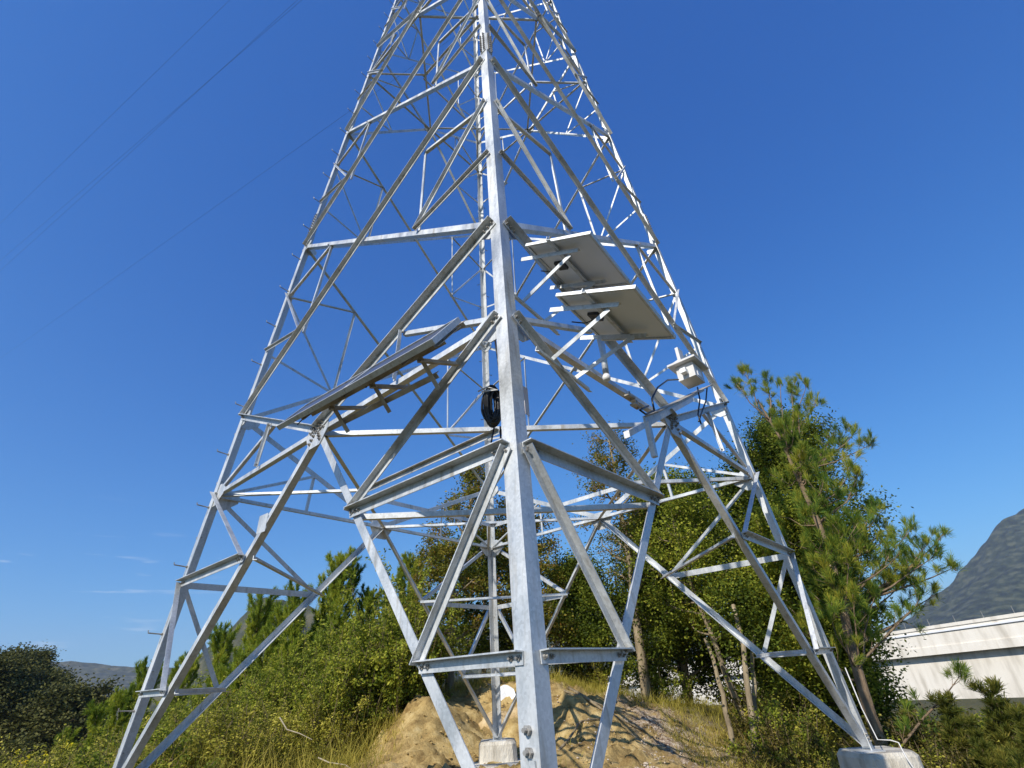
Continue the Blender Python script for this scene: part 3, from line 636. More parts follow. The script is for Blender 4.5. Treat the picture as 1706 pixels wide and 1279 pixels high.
# ------------------------------------------------------------------ vegetation builders
def leaves(mb, C, L, Wd, rng, up=.5, out=None, curl=.25):
    """C: (N,3) centres; each leaf a folded-looking four sided blade"""
    N = len(C); d = rng.normal(0, 1, (N, 3)); d[:, 2] = d[:, 2] * .6 - .25
    if out is not None: d = d + out * 1.2
    d /= np.linalg.norm(d, axis=1)[:, None] + 1e-9
    n = rng.normal(0, 1, (N, 3)); n[:, 2] = np.abs(n[:, 2]) + up; s = np.cross(d, n); s /= np.linalg.norm(s, axis=1)[:, None] + 1e-9
    l = L * rng.uniform(.6, 1.25, (N, 1)); w = Wd * rng.uniform(.7, 1.2, (N, 1)); nn = np.cross(s, d)
    Q = np.stack([C, C + d * l * .45 + s * w - nn * l * .05, C + d * l, C + d * l * .5 - s * w + nn * l * curl * .3], 1); mb.quads(Q)
def needles(mb, C, D, L, rng, n, w=.0035, spread=.75):
    """tufts: every C gets n needles fanning round direction D"""
    N = len(C); C2 = np.repeat(C, n, 0); D2_ = np.repeat(D, n, 0); r = rng.normal(0, 1, (N * n, 3)); d = D2_ + r * spread * rng.uniform(.3, 1, (N * n, 1))
    d /= np.linalg.norm(d, axis=1)[:, None]; s = np.cross(d, rng.normal(0, 1, (N * n, 3))); s /= np.linalg.norm(s, axis=1)[:, None]
    l = np.repeat(L, n)[:, None] * rng.uniform(.7, 1.1, (N * n, 1)); sag = np.zeros_like(C2); sag[:, 2] = -1; C2 = C2 - D2_ * rng.uniform(0, .6, (N * n, 1)) * l
    M_ = C2 + d * l * .55; T_ = C2 + d * l + sag * l * .10
    mb.quads(np.stack([C2 + s * w, M_ + s * w, T_, M_ - s * w], 1))
def limb(mb, p, d, L, r, rng, n=5, bend=.25, up=.1, sides=6, rt=.35):
    pts = [p]; q = p.copy(); dd = d.copy()
    for i in range(n):
        dd = dd + rng.normal(0, bend, 3) * .5 + np.array([0, 0, up]) * .5; dd /= np.linalg.norm(dd); q = q + dd * L / n; pts.append(q)
    mb.tube(pts, list(np.linspace(r, r * rt, n + 1)), sides); return pts, dd
def broad_tree(name, Ht, R, seed, lm, bark, label, nl=16, per=55, leaf=(.085, .022), crown0=.3, loc=(0, 0, 0), group=None, lean=(0, 0), trunk_r=None, clump=.24, subs=5, rz=0, dens=1.0, cat='tree'):
    rng = np.random.default_rng(seed); e = empty(name, loc, label, cat, group, rz)
    tb = MB(); cb = MB(); tr = trunk_r or Ht * .016; pts = [np.zeros(3) - np.array([0, 0, .4])]; q = np.zeros(3); dd = np.array([lean[0], lean[1], 1.]); dd /= np.linalg.norm(dd)
    for i in range(9):
        pts.append(q.copy()); dd = dd + np.array([*rng.normal(0, .06, 2), .02]); dd /= np.linalg.norm(dd); q = q + dd * Ht * .92 / 9
    pts.append(q); tb.tube(pts, list(np.linspace(tr * 1.25, tr * .18, len(pts))), 9)
    P_ = []
    for k_ in range(nl):
        t = crown0 + (1 - crown0) * (k_ + rng.uniform(0, .8)) / nl; t = min(t, .99); x = t * (len(pts) - 2) + 1; i = int(min(x, len(pts) - 2)); b = pts[i] + (pts[i + 1] - pts[i]) * (x - i)
        a = k_ * 2.4 + rng.uniform(-.5, .5); env = math.sin(math.pi * min(1, ((t - crown0) / (1 - crown0) * .78 + .22))) ** .6
        L_ = R * env * rng.uniform(.65, 1.15); dv = np.array([math.cos(a), math.sin(a), rng.uniform(.15, .75)]); dv /= np.linalg.norm(dv)
        lp, ld_ = limb(tb, b, dv, L_, tr * .42 * (1.15 - t * .7), rng, 5, .28, .10)
        for j in range(subs):
            u = rng.uniform(.35, 1.0); y_ = u * (len(lp) - 1); ii = int(min(y_, len(lp) - 2)); bb = lp[ii] + (lp[ii + 1] - lp[ii]) * (y_ - ii)
            sv = ld_ + rng.normal(0, .75, 3); sv /= np.linalg.norm(sv); sp_, sd_ = limb(tb, bb, sv, R * rng.uniform(.22, .45), tr * .13, rng, 3, .3, .12, 5, .3)
            P_ += [sp_[-1], sp_[-2], (sp_[1] + sp_[2]) / 2]
    P_ = np.array(P_); cnt = int(per * dens); ks = rng.uniform(.35, 1.5, len(P_)); C_ = []
    for c, kk in zip(P_, ks):
        m_ = max(3, int(cnt * kk)); C_.append(c + rng.normal(0, 1, (m_, 3)) * clump * rng.uniform(.6, 1.2) * np.array([1, 1, .72]))
    leaves(cb, np.concatenate(C_), leaf[0], leaf[1], rng)
    obj('trunk', tb, bark, e, True); obj('crown', cb, lm, e); return e
def pine_young(name, Ht, seed, label, loc, group, lm=None, full=1.0):
    rng = np.random.default_rng(seed); e = empty(name, loc, label, 'pine tree', group); tb = MB(); cb = MB()
    pts = [np.array([0, 0, -.3])]; q = np.zeros(3)
    for i in range(8): pts.append(q.copy()); q = q + np.array([*rng.normal(0, .012 * Ht, 2), Ht / 8])
    pts.append(q); tb.tube(pts, list(np.linspace(Ht * .016, Ht * .004, len(pts))), 7); Cs = []; Ds = []; Ls = []
    z = Ht * .1; wh = 0
    while z < Ht * .97:
        x = z / Ht * 8 + 1; i = int(min(x, 8)); b = pts[i] + (pts[i + 1] - pts[i]) * (x - i); rem = Ht - z; nb = rng.integers(5, 8)
        for k_ in range(nb):
            a = wh + k_ * 2 * math.pi / nb + rng.uniform(-.3, .3); L_ = (rem * .24 + .28 + .25 * math.sin(z * 2.3)) * rng.uniform(.55, 1.2); dv = np.array([math.cos(a), math.sin(a), .75]); dv /= np.linalg.norm(dv)
            lp, ld_ = limb(tb, b, dv, L_, max(.006, L_ * .014), rng, 4, .12, .28, 5, .4); m_ = max(2, int(L_ / .085))
            for t in np.linspace(.30, 1, m_):
                y_ = t * 4; ii = int(min(y_, 3)); c = lp[ii] + (lp[ii + 1] - lp[ii]) * (y_ - ii); dq = lp[ii + 1] - lp[ii]; dq /= np.linalg.norm(dq); Cs.append(c); Ds.append(dq * .7 + np.array([0, 0, .5])); Ls.append(.19)
                if t > .45 and rng.random() < .8:
                    sv = dq + rng.normal(0, .6, 3); sv[2] = abs(sv[2]); sv /= np.linalg.norm(sv); c2 = c + sv * rng.uniform(.1, .26) * min(1, L_); tb.tube([c, c2], [.005, .003], 4); Cs += [c2, (c + c2) / 2]; Ds += [sv * .6 + np.array([0, 0, .6])] * 2; Ls += [.19, .17]
            Cs.append(lp[-1] + np.array([0, 0, .08])); Ds.append(np.array([0, 0, 1.6])); Ls.append(.19)
        z += max(.22, rem * .11); wh += .6
    for t in np.linspace(0, .3, 5): Cs.append(q - np.array([0, 0, t])); Ds.append(np.array([0, 0, 2.2])); Ls.append(.22)
    needles(cb, np.array(Cs), np.array(Ds), np.array(Ls), rng, int(34 * full), .0052, .55)
    obj('trunk', tb, M_PBARK, e, True); obj('crown', cb, lm or M_NEEDLE2, e); return e
def shrub(name, Ht, R, seed, lm, label, loc, group, nst=34, per=26, leaf=(.055, .016), flowers=0, cat='shrub', weep=.0):
    rng = np.random.default_rng(seed); e = empty(name, loc, label, cat, group); sb = MB(); cb = MB(); C_ = []; tips = []
    for k_ in range(nst):
        a = rng.uniform(0, 2 * math.pi); rr = rng.uniform(0, .35) * R; b = np.array([rr * math.cos(a), rr * math.sin(a), -.15]); o_ = rng.uniform(.05, 1.0); a2 = a + rng.normal(0, .5)
        dv = np.array([math.cos(a2) * o_ * R / Ht, math.sin(a2) * o_ * R / Ht, 1.]); L_ = Ht * rng.uniform(.6, 1.08) * (1.05 - .3 * o_); dv /= np.linalg.norm(dv)
        lp, ld_ = limb(sb, b, dv, L_, .011, rng, 5, .22, -weep, 4, .3); tips.append(lp[-1])
        for j in range(7):
            t = rng.uniform(.25, 1.0); y_ = t * 5; ii = int(min(y_, 4)); c = lp[ii] + (lp[ii + 1] - lp[ii]) * (y_ - ii); sv = ld_ + rng.normal(0, .8, 3); sv /= np.linalg.norm(sv); c2 = c + sv * rng.uniform(.10, .30) * Ht * .5
            sb.tube([c, c2], [.004, .002], 3, False); m_ = int(per * rng.uniform(.4, 1.4)); tt = rng.uniform(0, 1.1, (m_, 1)); C_.append(c + (c2 - c) * tt + rng.normal(0, .045, (m_, 3)))
    leaves(cb, np.concatenate(C_), leaf[0], leaf[1], rng)
    obj('stems', sb, M_STEM, e); obj('foliage', cb, lm, e)
    if flowers:
        fb = MB(); T_ = np.array(tips); T_ = T_[rng.integers(0, len(T_), flowers)] + rng.normal(0, .05, (flowers, 3)); 
        leaves(fb, np.repeat(T_, 8, 0) + rng.normal(0, .018, (flowers * 8, 3)), .042, .018, rng, 1.5); tag(obj('blossoms', fb, M_FLOWER, e), kind='stuff')
    return e
def pix(x, y, z):
    d = np.array([x, y, z]) - CAM; k_ = d @ CF; return CX + FPX * (d @ CR) / k_, CY - FPX * (d @ CU) / k_
def where(x, y, h):
    u, v = pix(x, y, H1(x, y) + h * .8)
    if u < 190: return 'left of the left leg', u, v
    if u < 330: return 'between the left leg and its inner brace', u, v
    if u < 470: return 'under the long diagonal brace on the left', u, v
    if u < 600: return 'in the middle of the left bank', u, v
    if u < 700: return 'just left of the spoil heap', u, v
    if u < 850: return 'above the rear footing', u, v
    if u < 1000: return 'above the soil path right of the front leg', u, v
    if u < 1130: return 'behind the brace right of the front leg', u, v
    if u < 1260: return 'round the pale tree trunks', u, v
    if u < 1400: return 'left of the right footing', u, v
    return 'right of the right leg', u, v
def row(y): return 'front row' if y < 5.4 else 'second row' if y < 7.4 else 'middle rows' if y < 9.6 else 'back rows'
def grow_at(px, py_top, Y, Ht):   # base point under a pixel column at depth Y, and the scale that puts the top on the given row
    t_ = at(px, py_top, Y); g = H1(t_[0], Y); return np.array([t_[0], Y, g]), (t_[2] - g) / Ht

# ------------------------------------------------------------------ hillside scrub on the left
SH = [shrub('shrub', 1.7, 1.15, 11, M_SHRUB, 'olive brown scrub bush in the dense thicket left of the spoil heap', (0, 0, 0), 'scrub bushes on the left bank', 40, 30),
      shrub('shrub', 1.6, 1.25, 12, M_SHRUB2, 'dark green scrub bush in the dense thicket left of the spoil heap', (0, 0, 0), 'scrub bushes on the left bank', 36, 28, (.06, .02)),
      shrub('shrub', 1.9, 1.0, 13, M_SHRUB, 'scrub bush dotted with yellow blossoms in the thicket on the left', (0, 0, 0), 'scrub bushes on the left bank', 38, 26, (.05, .012), 60, weep=.15)]
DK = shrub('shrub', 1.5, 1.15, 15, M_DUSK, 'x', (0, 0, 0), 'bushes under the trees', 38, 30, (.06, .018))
rng = np.random.default_rng(5); used = [False] * 3; spots = []
for iy in range(9):
    for ix in range(12):
        x = -2.6 - ix * .95 + rng.uniform(-.35, .35); y = 4.2 + iy * 1.05 + rng.uniform(-.35, .35)
        if x < -3.2 - .0 * y and abs(x) / (y + 7.5) > 1.25: continue
        if y < 6.4 and x > -3.0 - (6.4 - y) * .25: continue
        if x > -2.9 and y > 11.5: continue
        spots.append((x, y))
for x, y in [(-5.6, 2.6), (-6.9, 2.2), (-8.2, 3.0), (-7.4, 3.6), (-9.4, 3.4), (-6.4, 3.6), (-5.0, 3.7), (-8.9, 2.0)]: spots.append((x, y))
for j, (x, y) in enumerate(spots):
    k_ = [0, 1, 0, 2, 0, 1, 0][int(rng.integers(0, 7))]; s_ = rng.uniform(.72, 1.08); z = H1(x, y) - .05; rz = rng.uniform(0, 6.28); sc_ = (s_ * rng.uniform(.9, 1.15), s_ * rng.uniform(.9, 1.15), s_ * rng.uniform(.8, 1.1))
    lab_ = ('olive brown scrub bush', 'dark green scrub bush', 'scrub bush with yellow blossoms')[k_] + ' ' + where(x, y, 1.7)[0] + ', ' + row(y)
    if not used[k_]: used[k_] = True; SH[k_]['label'] = lab_; SH[k_].location = (x, y, z); SH[k_].rotation_euler = (0, 0, rz); SH[k_].scale = sc_
    else: dup(SH[k_], (x, y, z), rz, sc_, lab_)
# ------------------------------------------------------------------ young pines standing above the scrub
YP = [pine_young('young_pine', 4.2, 21, 'x', (0, 0, 0), 'young pines above the left thicket'), pine_young('young_pine', 3.4, 22, 'x', (0, 0, 0), 'young pines above the left thicket', None, .9)]
ypl = [(580, 925, 10.5, 0, 'tallest young pine above the left thicket, its spire beside the white brace'), (545, 985, 11.5, 1, 'young pine just left of the tallest spire above the thicket'), (612, 985, 11.0, 0, 'young pine just right of the tallest spire above the thicket'),
       (434, 1015, 13.0, 1, 'slender young pine with several upright shoots in front of the dark far ridge'), (474, 1018, 12.5, 0, 'young pine right of the one with upright shoots on the ridge line'), (372, 1065, 13.5, 1, 'young pine on the ridge line just above the long diagonal brace'),
       (500, 1000, 10.5, 1, 'young pine under the brace joint left of centre'), (455, 1048, 11.5, 0, 'low bushy young pine amid yellow blossoms'), (650, 1010, 9.5, 1, 'young pine behind the bright front brace'),
       (205, 1152, 14.0, 0, 'young pine low on the slope behind the left leg'), (165, 1190, 12.0, 1, 'young pine lowest down the slope left of the left leg'), (250, 1128, 15.5, 1, 'young pine between the left leg and its inner brace'), (318, 1098, 15.0, 0, 'young pine seen through the triangle of braces on the left'),
       (690, 930, 12.0, 0, 'young pine right of the bright front brace near the centre'), (110, 1232, 11.0, 1, 'leftmost young pine near the bottom edge'), (400, 1100, 12.0, 1, 'short young pine below the ridge line at left')]
us = [0, 0]
for px, pt, Y, k_, lab in ypl:
    P_, s_ = grow_at(px, pt, Y, (4.2, 3.4)[k_])
    sc_ = (s_ * .9, s_ * .9, s_)
    if not us[k_]: us[k_] = 1; e = YP[k_]; e.location = tuple(P_); e.scale = sc_; e['label'] = lab
    else: dup(YP[k_], P_, random.uniform(0, 6), sc_, lab)
TS = shrub('tall_shrub', 3.0, 1.2, 14, M_SHRUB2, 'tall loose yellow green shrub', (0, 0, 0), 'tall shrubs on the left bank', 34, 34, (.085, .026))
for i, (px, pt, Y, lab) in enumerate([(640, 935, 8.2, 'tall loose yellow green shrub left of the bright front brace'), (668, 1000, 7.4, 'tall loose shrub right under the bright front brace'), (560, 1010, 9.2, 'tall loose shrub below the brace joint left of centre'), (505, 1060, 8.6, 'tall loose shrub halfway down the long diagonal brace'), (430, 1090, 9.0, 'tall loose shrub on the ridge left of the long diagonal brace'), (610, 1045, 7.2, 'tall loose shrub in the middle of the left bank'), (340, 1135, 9.5, 'tall loose shrub seen between the left braces'), (720, 1000, 8.4, 'tall loose shrub left of the back leg'), (270, 1170, 10.0, 'tall loose shrub behind the foot of the left leg'), (530, 1100, 6.8, 'tall loose shrub low in the middle of the left bank'),
        (700, 950, 7.3, 'tall loose shrub between the bright front brace and the back leg'), (655, 985, 6.5, 'tall loose shrub at the near end of the row by the spoil heap'), (600, 1000, 6.6, 'tall loose shrub above the middle of the left bank'), (560, 1055, 6.0, 'near tall shrub in the middle of the left bank'), (480, 1065, 7.4, 'tall shrub crossed by the long diagonal brace'), (420, 1105, 6.8, 'tall shrub just above the crossing brace at left'), (360, 1130, 7.6, 'tall shrub right of the left inner brace'), (300, 1150, 8.2, 'tall shrub framed by the braces of the left leg'), (232, 1178, 8.6, 'tall shrub cut by the left leg'), (172, 1212, 8.4, 'tall shrub left of the left leg'), (118, 1240, 8.0, 'lowest tall shrub near the left bottom corner')]):
    P_, s_ = grow_at(px, pt, Y, 3.0)
    if i == 0: TS.location = tuple(P_); TS.scale = (s_, s_, s_); TS['label'] = lab
    else: dup(TS, P_, random.uniform(0, 6), (s_, s_, s_), lab)
# ------------------------------------------------------------------ broadleaf trees behind the tower
def bt(px, top, Y, **kw):
    P_, s_ = grow_at(px, top, Y, 1.0); Ht = s_; return broad_tree(loc=P_, Ht=Ht * .97, **kw)
bt(752, 742, 9.5, name='slender_tree', R=1.25, seed=31, lm=M_LEAF2, bark=M_BARK, label='slender tree with sparse reddish autumn leaves behind the back leg', nl=24, per=34, leaf=(.095, .028), crown0=.18, group='trees behind the tower', clump=.17)
bt(700, 880, 8.8, name='slender_tree', R=1.0, seed=38, lm=M_LEAF2, bark=M_BARK, label='shorter sparse tree with reddish leaves left of the back leg', nl=20, per=34, leaf=(.09, .026), crown0=.25, group='trees behind the tower', clump=.16)
bt(870, 800, 10.5, name='slender_tree', R=1.5, seed=39, lm=M_LEAF2, bark=M_BARK, label='bushy tree with mixed green and rusty leaves mostly behind the front leg', nl=26, per=50, leaf=(.10, .028), crown0=.12, group='trees behind the tower', clump=.2)
bt(1000, 690, 10.5, name='slender_tree', R=1.5, seed=32, lm=M_LEAF2, bark=M_BARK, label='thin tree with airy leaves and open sky between its twigs right of the front leg', nl=26, per=26, leaf=(.095, .028), crown0=.35, group='trees behind the tower', clump=.2)
bt(1075, 800, 11.5, name='evergreen_tree', R=2.0, seed=33, lm=M_LEAF, bark=M_BARK, label='dark glossy evergreen between the thin airy tree and the tallest evergreen', nl=34, per=125, leaf=(.10, .03), crown0=.10, group='trees behind the tower', clump=.30)
bt(960, 930, 11.5, name='evergreen_tree', R=1.6, seed=45, lm=M_LEAF, bark=M_BARK, label='low dark evergreen just right of the front leg', nl=28, per=115, leaf=(.10, .03), crown0=.08, group='trees behind the tower', clump=.30)
bt(1215, 690, 10.0, name='evergreen_tree', R=2.3, seed=34, lm=M_LEAF, bark=M_BARK, label='tallest dark evergreen, rising behind the right leg with two pale trunks', nl=44, per=150, leaf=(.105, .03), crown0=.26, group='trees behind the tower', clump=.33, trunk_r=.13)
bt(1140, 760, 8.5, name='evergreen_tree', R=1.7, seed=35, lm=M_SHRUB2, bark=M_BARK, label='lighter olive tree with a leaning pale trunk in front of the tallest one', nl=30, per=60, leaf=(.10, .03), crown0=.34, group='trees behind the tower', clump=.27, lean=(-.18, .0), trunk_r=.09)
bt(1290, 820, 8.0, name='evergreen_tree', R=1.7, seed=36, lm=M_SHRUB2, bark=M_BARK, label='lighter olive tree partly hidden by the right leg', nl=34, per=125, leaf=(.10, .03), crown0=.2, group='trees behind the tower', clump=.32)
bt(1285, 985, 10.5, name='evergreen_tree', R=1.2, seed=37, lm=M_LEAF, bark=M_BARK, label='lower dark evergreen behind the pine beside the bridge', nl=28, per=125, leaf=(.10, .03), crown0=.12, group='trees behind the tower', clump=.32)
bt(1180, 775, 12.5, name='evergreen_tree', R=2.2, seed=46, lm=M_LEAF, bark=M_BARK, label='broad dark evergreen filling the gap behind the two tallest ones', nl=28, per=90, leaf=(.12, .036), crown0=.08, group='trees behind the tower', clump=.36)
bt(1255, 760, 11.8, name='evergreen_tree', R=1.6, seed=47, lm=M_LEAF, bark=M_BARK, label='dark evergreen showing between the right leg and the pine', nl=28, per=90, leaf=(.12, .036), crown0=.08, group='trees behind the tower', clump=.36)
bt(1090, 885, 13.0, name='evergreen_tree', R=2.0, seed=48, lm=M_LEAF, bark=M_BARK, label='low evergreen in the back row right of the front leg', nl=24, per=90, leaf=(.12, .036), crown0=.06, group='trees behind the tower', clump=.36)
bt(800, 880, 12.5, name='evergreen_tree', R=1.7, seed=49, lm=M_LEAF, bark=M_BARK, label='low evergreen in the back row left of the back leg', nl=22, per=80, leaf=(.12, .036), crown0=.06, group='trees behind the tower', clump=.34)
bt(1310, 900, 8.5, name='evergreen_tree', R=.8, seed=50, lm=M_LEAF, bark=M_BARK, label='dark evergreen right behind the pine trunk', nl=24, per=80, leaf=(.11, .034), crown0=.12, group='trees behind the tower', clump=.32)
# bare pale trunks low in the shade
for i, (q0, q1, Y, r_) in enumerate((((1262, 1290), (1226, 1010), 6.0, .085), ((1250, 1290), (1256, 1060), 6.2, .075), ((1216, 1215), (1178, 1062), 7.2, .075))):
    A, B = at(*q0, Y), at(*q1, Y + .6); A[2] = min(A[2], H1(A[0], A[1])) - .1; rg = np.random.default_rng(60 + i); mb = MB(); e = empty('tree_trunk', A, ('pale trunk leaning left in the shade behind the right braces', 'second pale trunk crossing the leaning one at its foot', 'short broken pale trunk left of the two crossing ones')[i], 'tree trunk')
    pts = [A + (B - A) * t + rg.normal(0, .035, 3) * (t > 0) for t in np.linspace(0, 1, 9)]; mb.tube([q - A for q in pts], list(np.linspace(r_, r_ * .6, 9)), 10); obj('trunk', mb, M_BARK, e, True)
    if i < 2:
        cb = MB(); C_ = pts[-1] - A + rg.normal(0, 1, (1500, 3)) * np.array([.6, .6, .6]); leaves(cb, C_, .10, .03, rg); obj('crown', cb, M_LEAF, e)
# ------------------------------------------------------------------ undergrowth behind and to the right of the clearing
UG = [SH[0], SH[1]]
for j in range(58):
    if j < 26: x = rng.uniform(-2.6, 4.5); y = rng.uniform(9.2, 13.5)
    elif j < 48: x = rng.uniform(4.6, 9.5); y = rng.uniform(3.5, 11)
    else: x = rng.uniform(6.6, 12); y = rng.uniform(.5, 4.5)
    if x < 5.6 and y < 8.6 - (x - 4.2) * 1.6: continue
    k_ = 0 if j % 3 == 0 else 1; s_ = rng.uniform(.6, 1.15)
    if j == 30: DK.location = (x, y, H1(x, y) - .05); DK['label'] = 'dark brown green bush low under the trees, nearest the right footing'; continue
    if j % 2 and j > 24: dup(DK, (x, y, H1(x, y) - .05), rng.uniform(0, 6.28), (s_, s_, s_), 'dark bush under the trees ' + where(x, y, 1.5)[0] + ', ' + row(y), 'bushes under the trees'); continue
    dup(UG[k_], (x, y, H1(x, y) - .05), rng.uniform(0, 6.28), (s_, s_, s_ * rng.uniform(.8, 1.15)), ('olive' if k_ == 0 else 'green') + ' bush under the trees ' + where(x, y, 1.5)[0] + ', ' + row(y), 'bushes under the trees')
# ------------------------------------------------------------------ the long needled pine on the right
def big_pine():
    rg = np.random.default_rng(77); base = at(1478, 1262, 4.2); base[2] = H1(base[0], base[1]); e = empty('pine_tree', base, 'tall loose pine with long needle tufts spreading right above the bridge', 'pine tree'); tb = MB(); cb = MB(); cones = []
    tp = [(1478, 1262, 4.2), (1450, 1190, 4.3), (1418, 1080, 4.5), (1400, 990, 4.6), (1375, 900, 4.7), (1350, 840, 4.8), (1322, 780, 4.9), (1303, 735, 5.0), (1282, 700, 5.0), (1262, 665, 5.0)]
    T = [at(*q) - base for q in tp]; T[0] = T[0] * 0 - np.array([0, 0, .3]); tb.tube(T, [.13, .115, .10, .09, .08, .065, .05, .04, .03, .02], 10)
    Cs, Ds, Ls = [], [], []
    def tuft(c, d, L_): Cs.append(c); Ds.append(d); Ls.append(L_)
    br_ = []   # (start index on trunk, pixel tip, depth)
    for px, py, Y, i in [(1240, 618, 5.2, 8), (1226, 640, 4.9, 8), (1278, 640, 5.3, 8), (1300, 638, 5.0, 7), (1318, 648, 4.6, 7), (1345, 640, 5.2, 7), (1360, 665, 4.8, 7), (1330, 690, 4.5, 6), (1290, 690, 5.6, 7), (1305, 710, 4.4, 7),
                         (1428, 715, 5.0, 6), (1452, 740, 4.6, 6), (1410, 738, 5.3, 6), (1385, 730, 5.0, 6), (1372, 765, 5.6, 6), (1415, 775, 4.4, 5), (1350, 760, 4.3, 6), (1430, 790, 4.8, 5),
                         (1460, 838, 5.0, 4), (1432, 815, 5.4, 5), (1400, 830, 4.2, 5), (1380, 850, 5.8, 4), (1455, 870, 4.6, 4), (1470, 850, 5.6, 4), (1330, 830, 5.7, 5), (1300, 800, 4.6, 6), (1296, 860, 5.4, 5), (1310, 900, 4.3, 4),
                         (1520, 880, 4.6, 3), (1485, 890, 5.4, 4), (1545, 905, 4.9, 3), (1568, 895, 5.2, 3), (1500, 920, 4.0, 3), (1590, 945, 4.8, 3), (1530, 935, 5.7, 3), (1470, 930, 5.0, 4), (1560, 925, 4.2, 3), (1440, 910, 4.1, 4), (1408, 880, 4.0, 4),
                         (1350, 930, 4.4, 3), (1330, 960, 5.6, 3), (1380, 965, 3.9, 3), (1420, 960, 5.6, 3), (1460, 985, 4.4, 2), (1500, 975, 5.2, 3), (1540, 985, 4.6, 2), (1440, 1010, 5.3, 2), (1400, 1020, 4.0, 3), (1360, 1010, 4.9, 3), (1560, 990, 5.0, 2), (1340, 1045, 5.2, 2),
                         (1600, 1125, 4.6, 1), (1340, 760, 4.0, 6), (1318, 720, 4.3, 7), (1372, 800, 3.9, 5), (1345, 860, 3.8, 5), (1390, 905, 3.7, 4), (1372, 940, 3.8, 3), (1415, 930, 3.7, 3), (1420, 990, 3.7, 2), (1385, 1030, 3.8, 2), (1350, 900, 3.9, 4), (1430, 870, 3.9, 4)]:
        s_ = T[i] + (T[i - 1] - T[i]) * rg.uniform(0, .6) if i > 0 else T[i]; t_ = at(px, py, Y) - base; mid = s_ * .5 + t_ * .5 + np.array([0, 0, -.10]) + rg.normal(0, .06, 3)
        pts = [s_, s_ * .75 + mid * .25 + rg.normal(0, .03, 3), mid, mid * .45 + t_ * .55 + rg.normal(0, .03, 3) - np.array([0, 0, .03]), t_]; L_ = np.linalg.norm(t_ - s_); tb.tube(pts, list(np.linspace(.014 + L_ * .008, .006, 5)), 6)
        dv = t_ - pts[3]; dv /= np.linalg.norm(dv); dv = dv * .6 + np.array([0, 0, .7])
        for k_ in range(4): tuft(t_ + rg.normal(0, .05, 3) + np.array([0, 0, .05 * k_]), dv + rg.normal(0, .2, 3), .28)
        for j in range(int(5 + L_ * 2.7)):
            u = rg.uniform(.25, 1.0); y_ = u * 4; ii = int(min(y_, 3)); c = pts[ii] + (pts[ii + 1] - pts[ii]) * (y_ - ii); sv = dv + rg.normal(0, .7, 3); sv /= np.linalg.norm(sv); c2 = c + sv * rg.uniform(.12, .48)
            tb.tube([c, (c + c2) / 2 + rg.normal(0, .015, 3), c2], [.006, .005, .004], 4)
            for k_ in range(2): tuft(c2 + rg.normal(0, .03, 3), sv * .5 + np.array([0, 0, .6]) + rg.normal(0, .25, 3), .25)
        if rg.random() < .35:
            q = t_ + rg.normal(0, .05, 3); cn = MB(); cn.tube([q - np.array([0, 0, .03]), q, q + np.array([0, 0, .03])], [.012, .026, .008], 7); cones.append(cn)
    needles(cb, np.array(Cs), np.array(Ds), np.array(Ls), rg, 50, .0042, .50)
    obj('trunk', tb, M_PBARK, e, True); obj('crown', cb, M_NEEDLE, e); [obj('cone', cn, M_BARK, e, True) for cn in cones]
    return e
big_pine()
# low pine scrub under the bridge on the right
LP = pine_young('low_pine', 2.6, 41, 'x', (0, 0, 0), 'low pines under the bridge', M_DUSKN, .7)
for i, (px, pt, Y, w_, lab) in enumerate([(1668, 1150, 3.6, 1.6, 'low spreading pine under the bridge at the right edge'), (1582, 1168, 4.2, 1.6, 'low spreading pine under the bridge, left of the one at the edge'), (1690, 1190, 2.4, 1.3, 'lowest pine at the bottom right corner'), (1520, 1195, 5.0, 1.4, 'low pine right of the pine trunk below the bridge'), (1620, 1205, 2.8, 1.2, 'small low pine near the bottom right, beside the footing pipe')]):
    P_, s_ = grow_at(px, pt, Y, 2.6); sc_ = (s_ * w_, s_ * w_, s_)
    if i == 0: LP.location = tuple(P_); LP.scale = sc_; LP['label'] = lab
    else: dup(LP, P_, random.uniform(0, 6), sc_, lab)
for j in range(22):
    x = rng.uniform(7.5, 20); y = rng.uniform(2, 9); s_ = rng.uniform(.8, 1.4); dup(DK if j % 3 else SH[0], (x, y, H1(x, y)), rng.uniform(0, 6), (s_ * 1.2, s_ * 1.2, s_), ('dark' if j % 3 else 'olive') + ' bush on the slope below the bridge, ' + row(y), 'bushes below the bridge')
for i, (px, pt, Y) in enumerate([(1470, 1165, 6.5), (1505, 1175, 7.5), (1540, 1160, 8.5), (1575, 1172, 7.0), (1610, 1160, 8.8), (1640, 1172, 6.6), (1675, 1158, 8.2), (1702, 1170, 6.4), (1450, 1190, 5.2), (1490, 1205, 4.6), (1530, 1200, 5.6), (1565, 1210, 4.4), (1600, 1200, 5.4), (1635, 1215, 4.4), (1680, 1205, 5.0), (1550, 1185, 9.5), (1620, 1180, 10.0), (1690, 1180, 9.6)]):
    P_, s_ = grow_at(px, pt, Y, 1.5); P_[2] -= .05; f_ = min(max(s_ * 1.05, 1.0), 2.2)
    dup(DK if i % 3 else SH[1], P_, rng.uniform(0, 6), (f_, f_, s_), ('dark' if i % 3 else 'green') + ' bush under the bridge, ' + ('by the pine trunk' if px < 1515 else 'at the right edge' if px > 1630 else 'between the pine trunk and the right edge') + (', near' if Y < 6 else ', farther back'), 'thicket under the bridge')
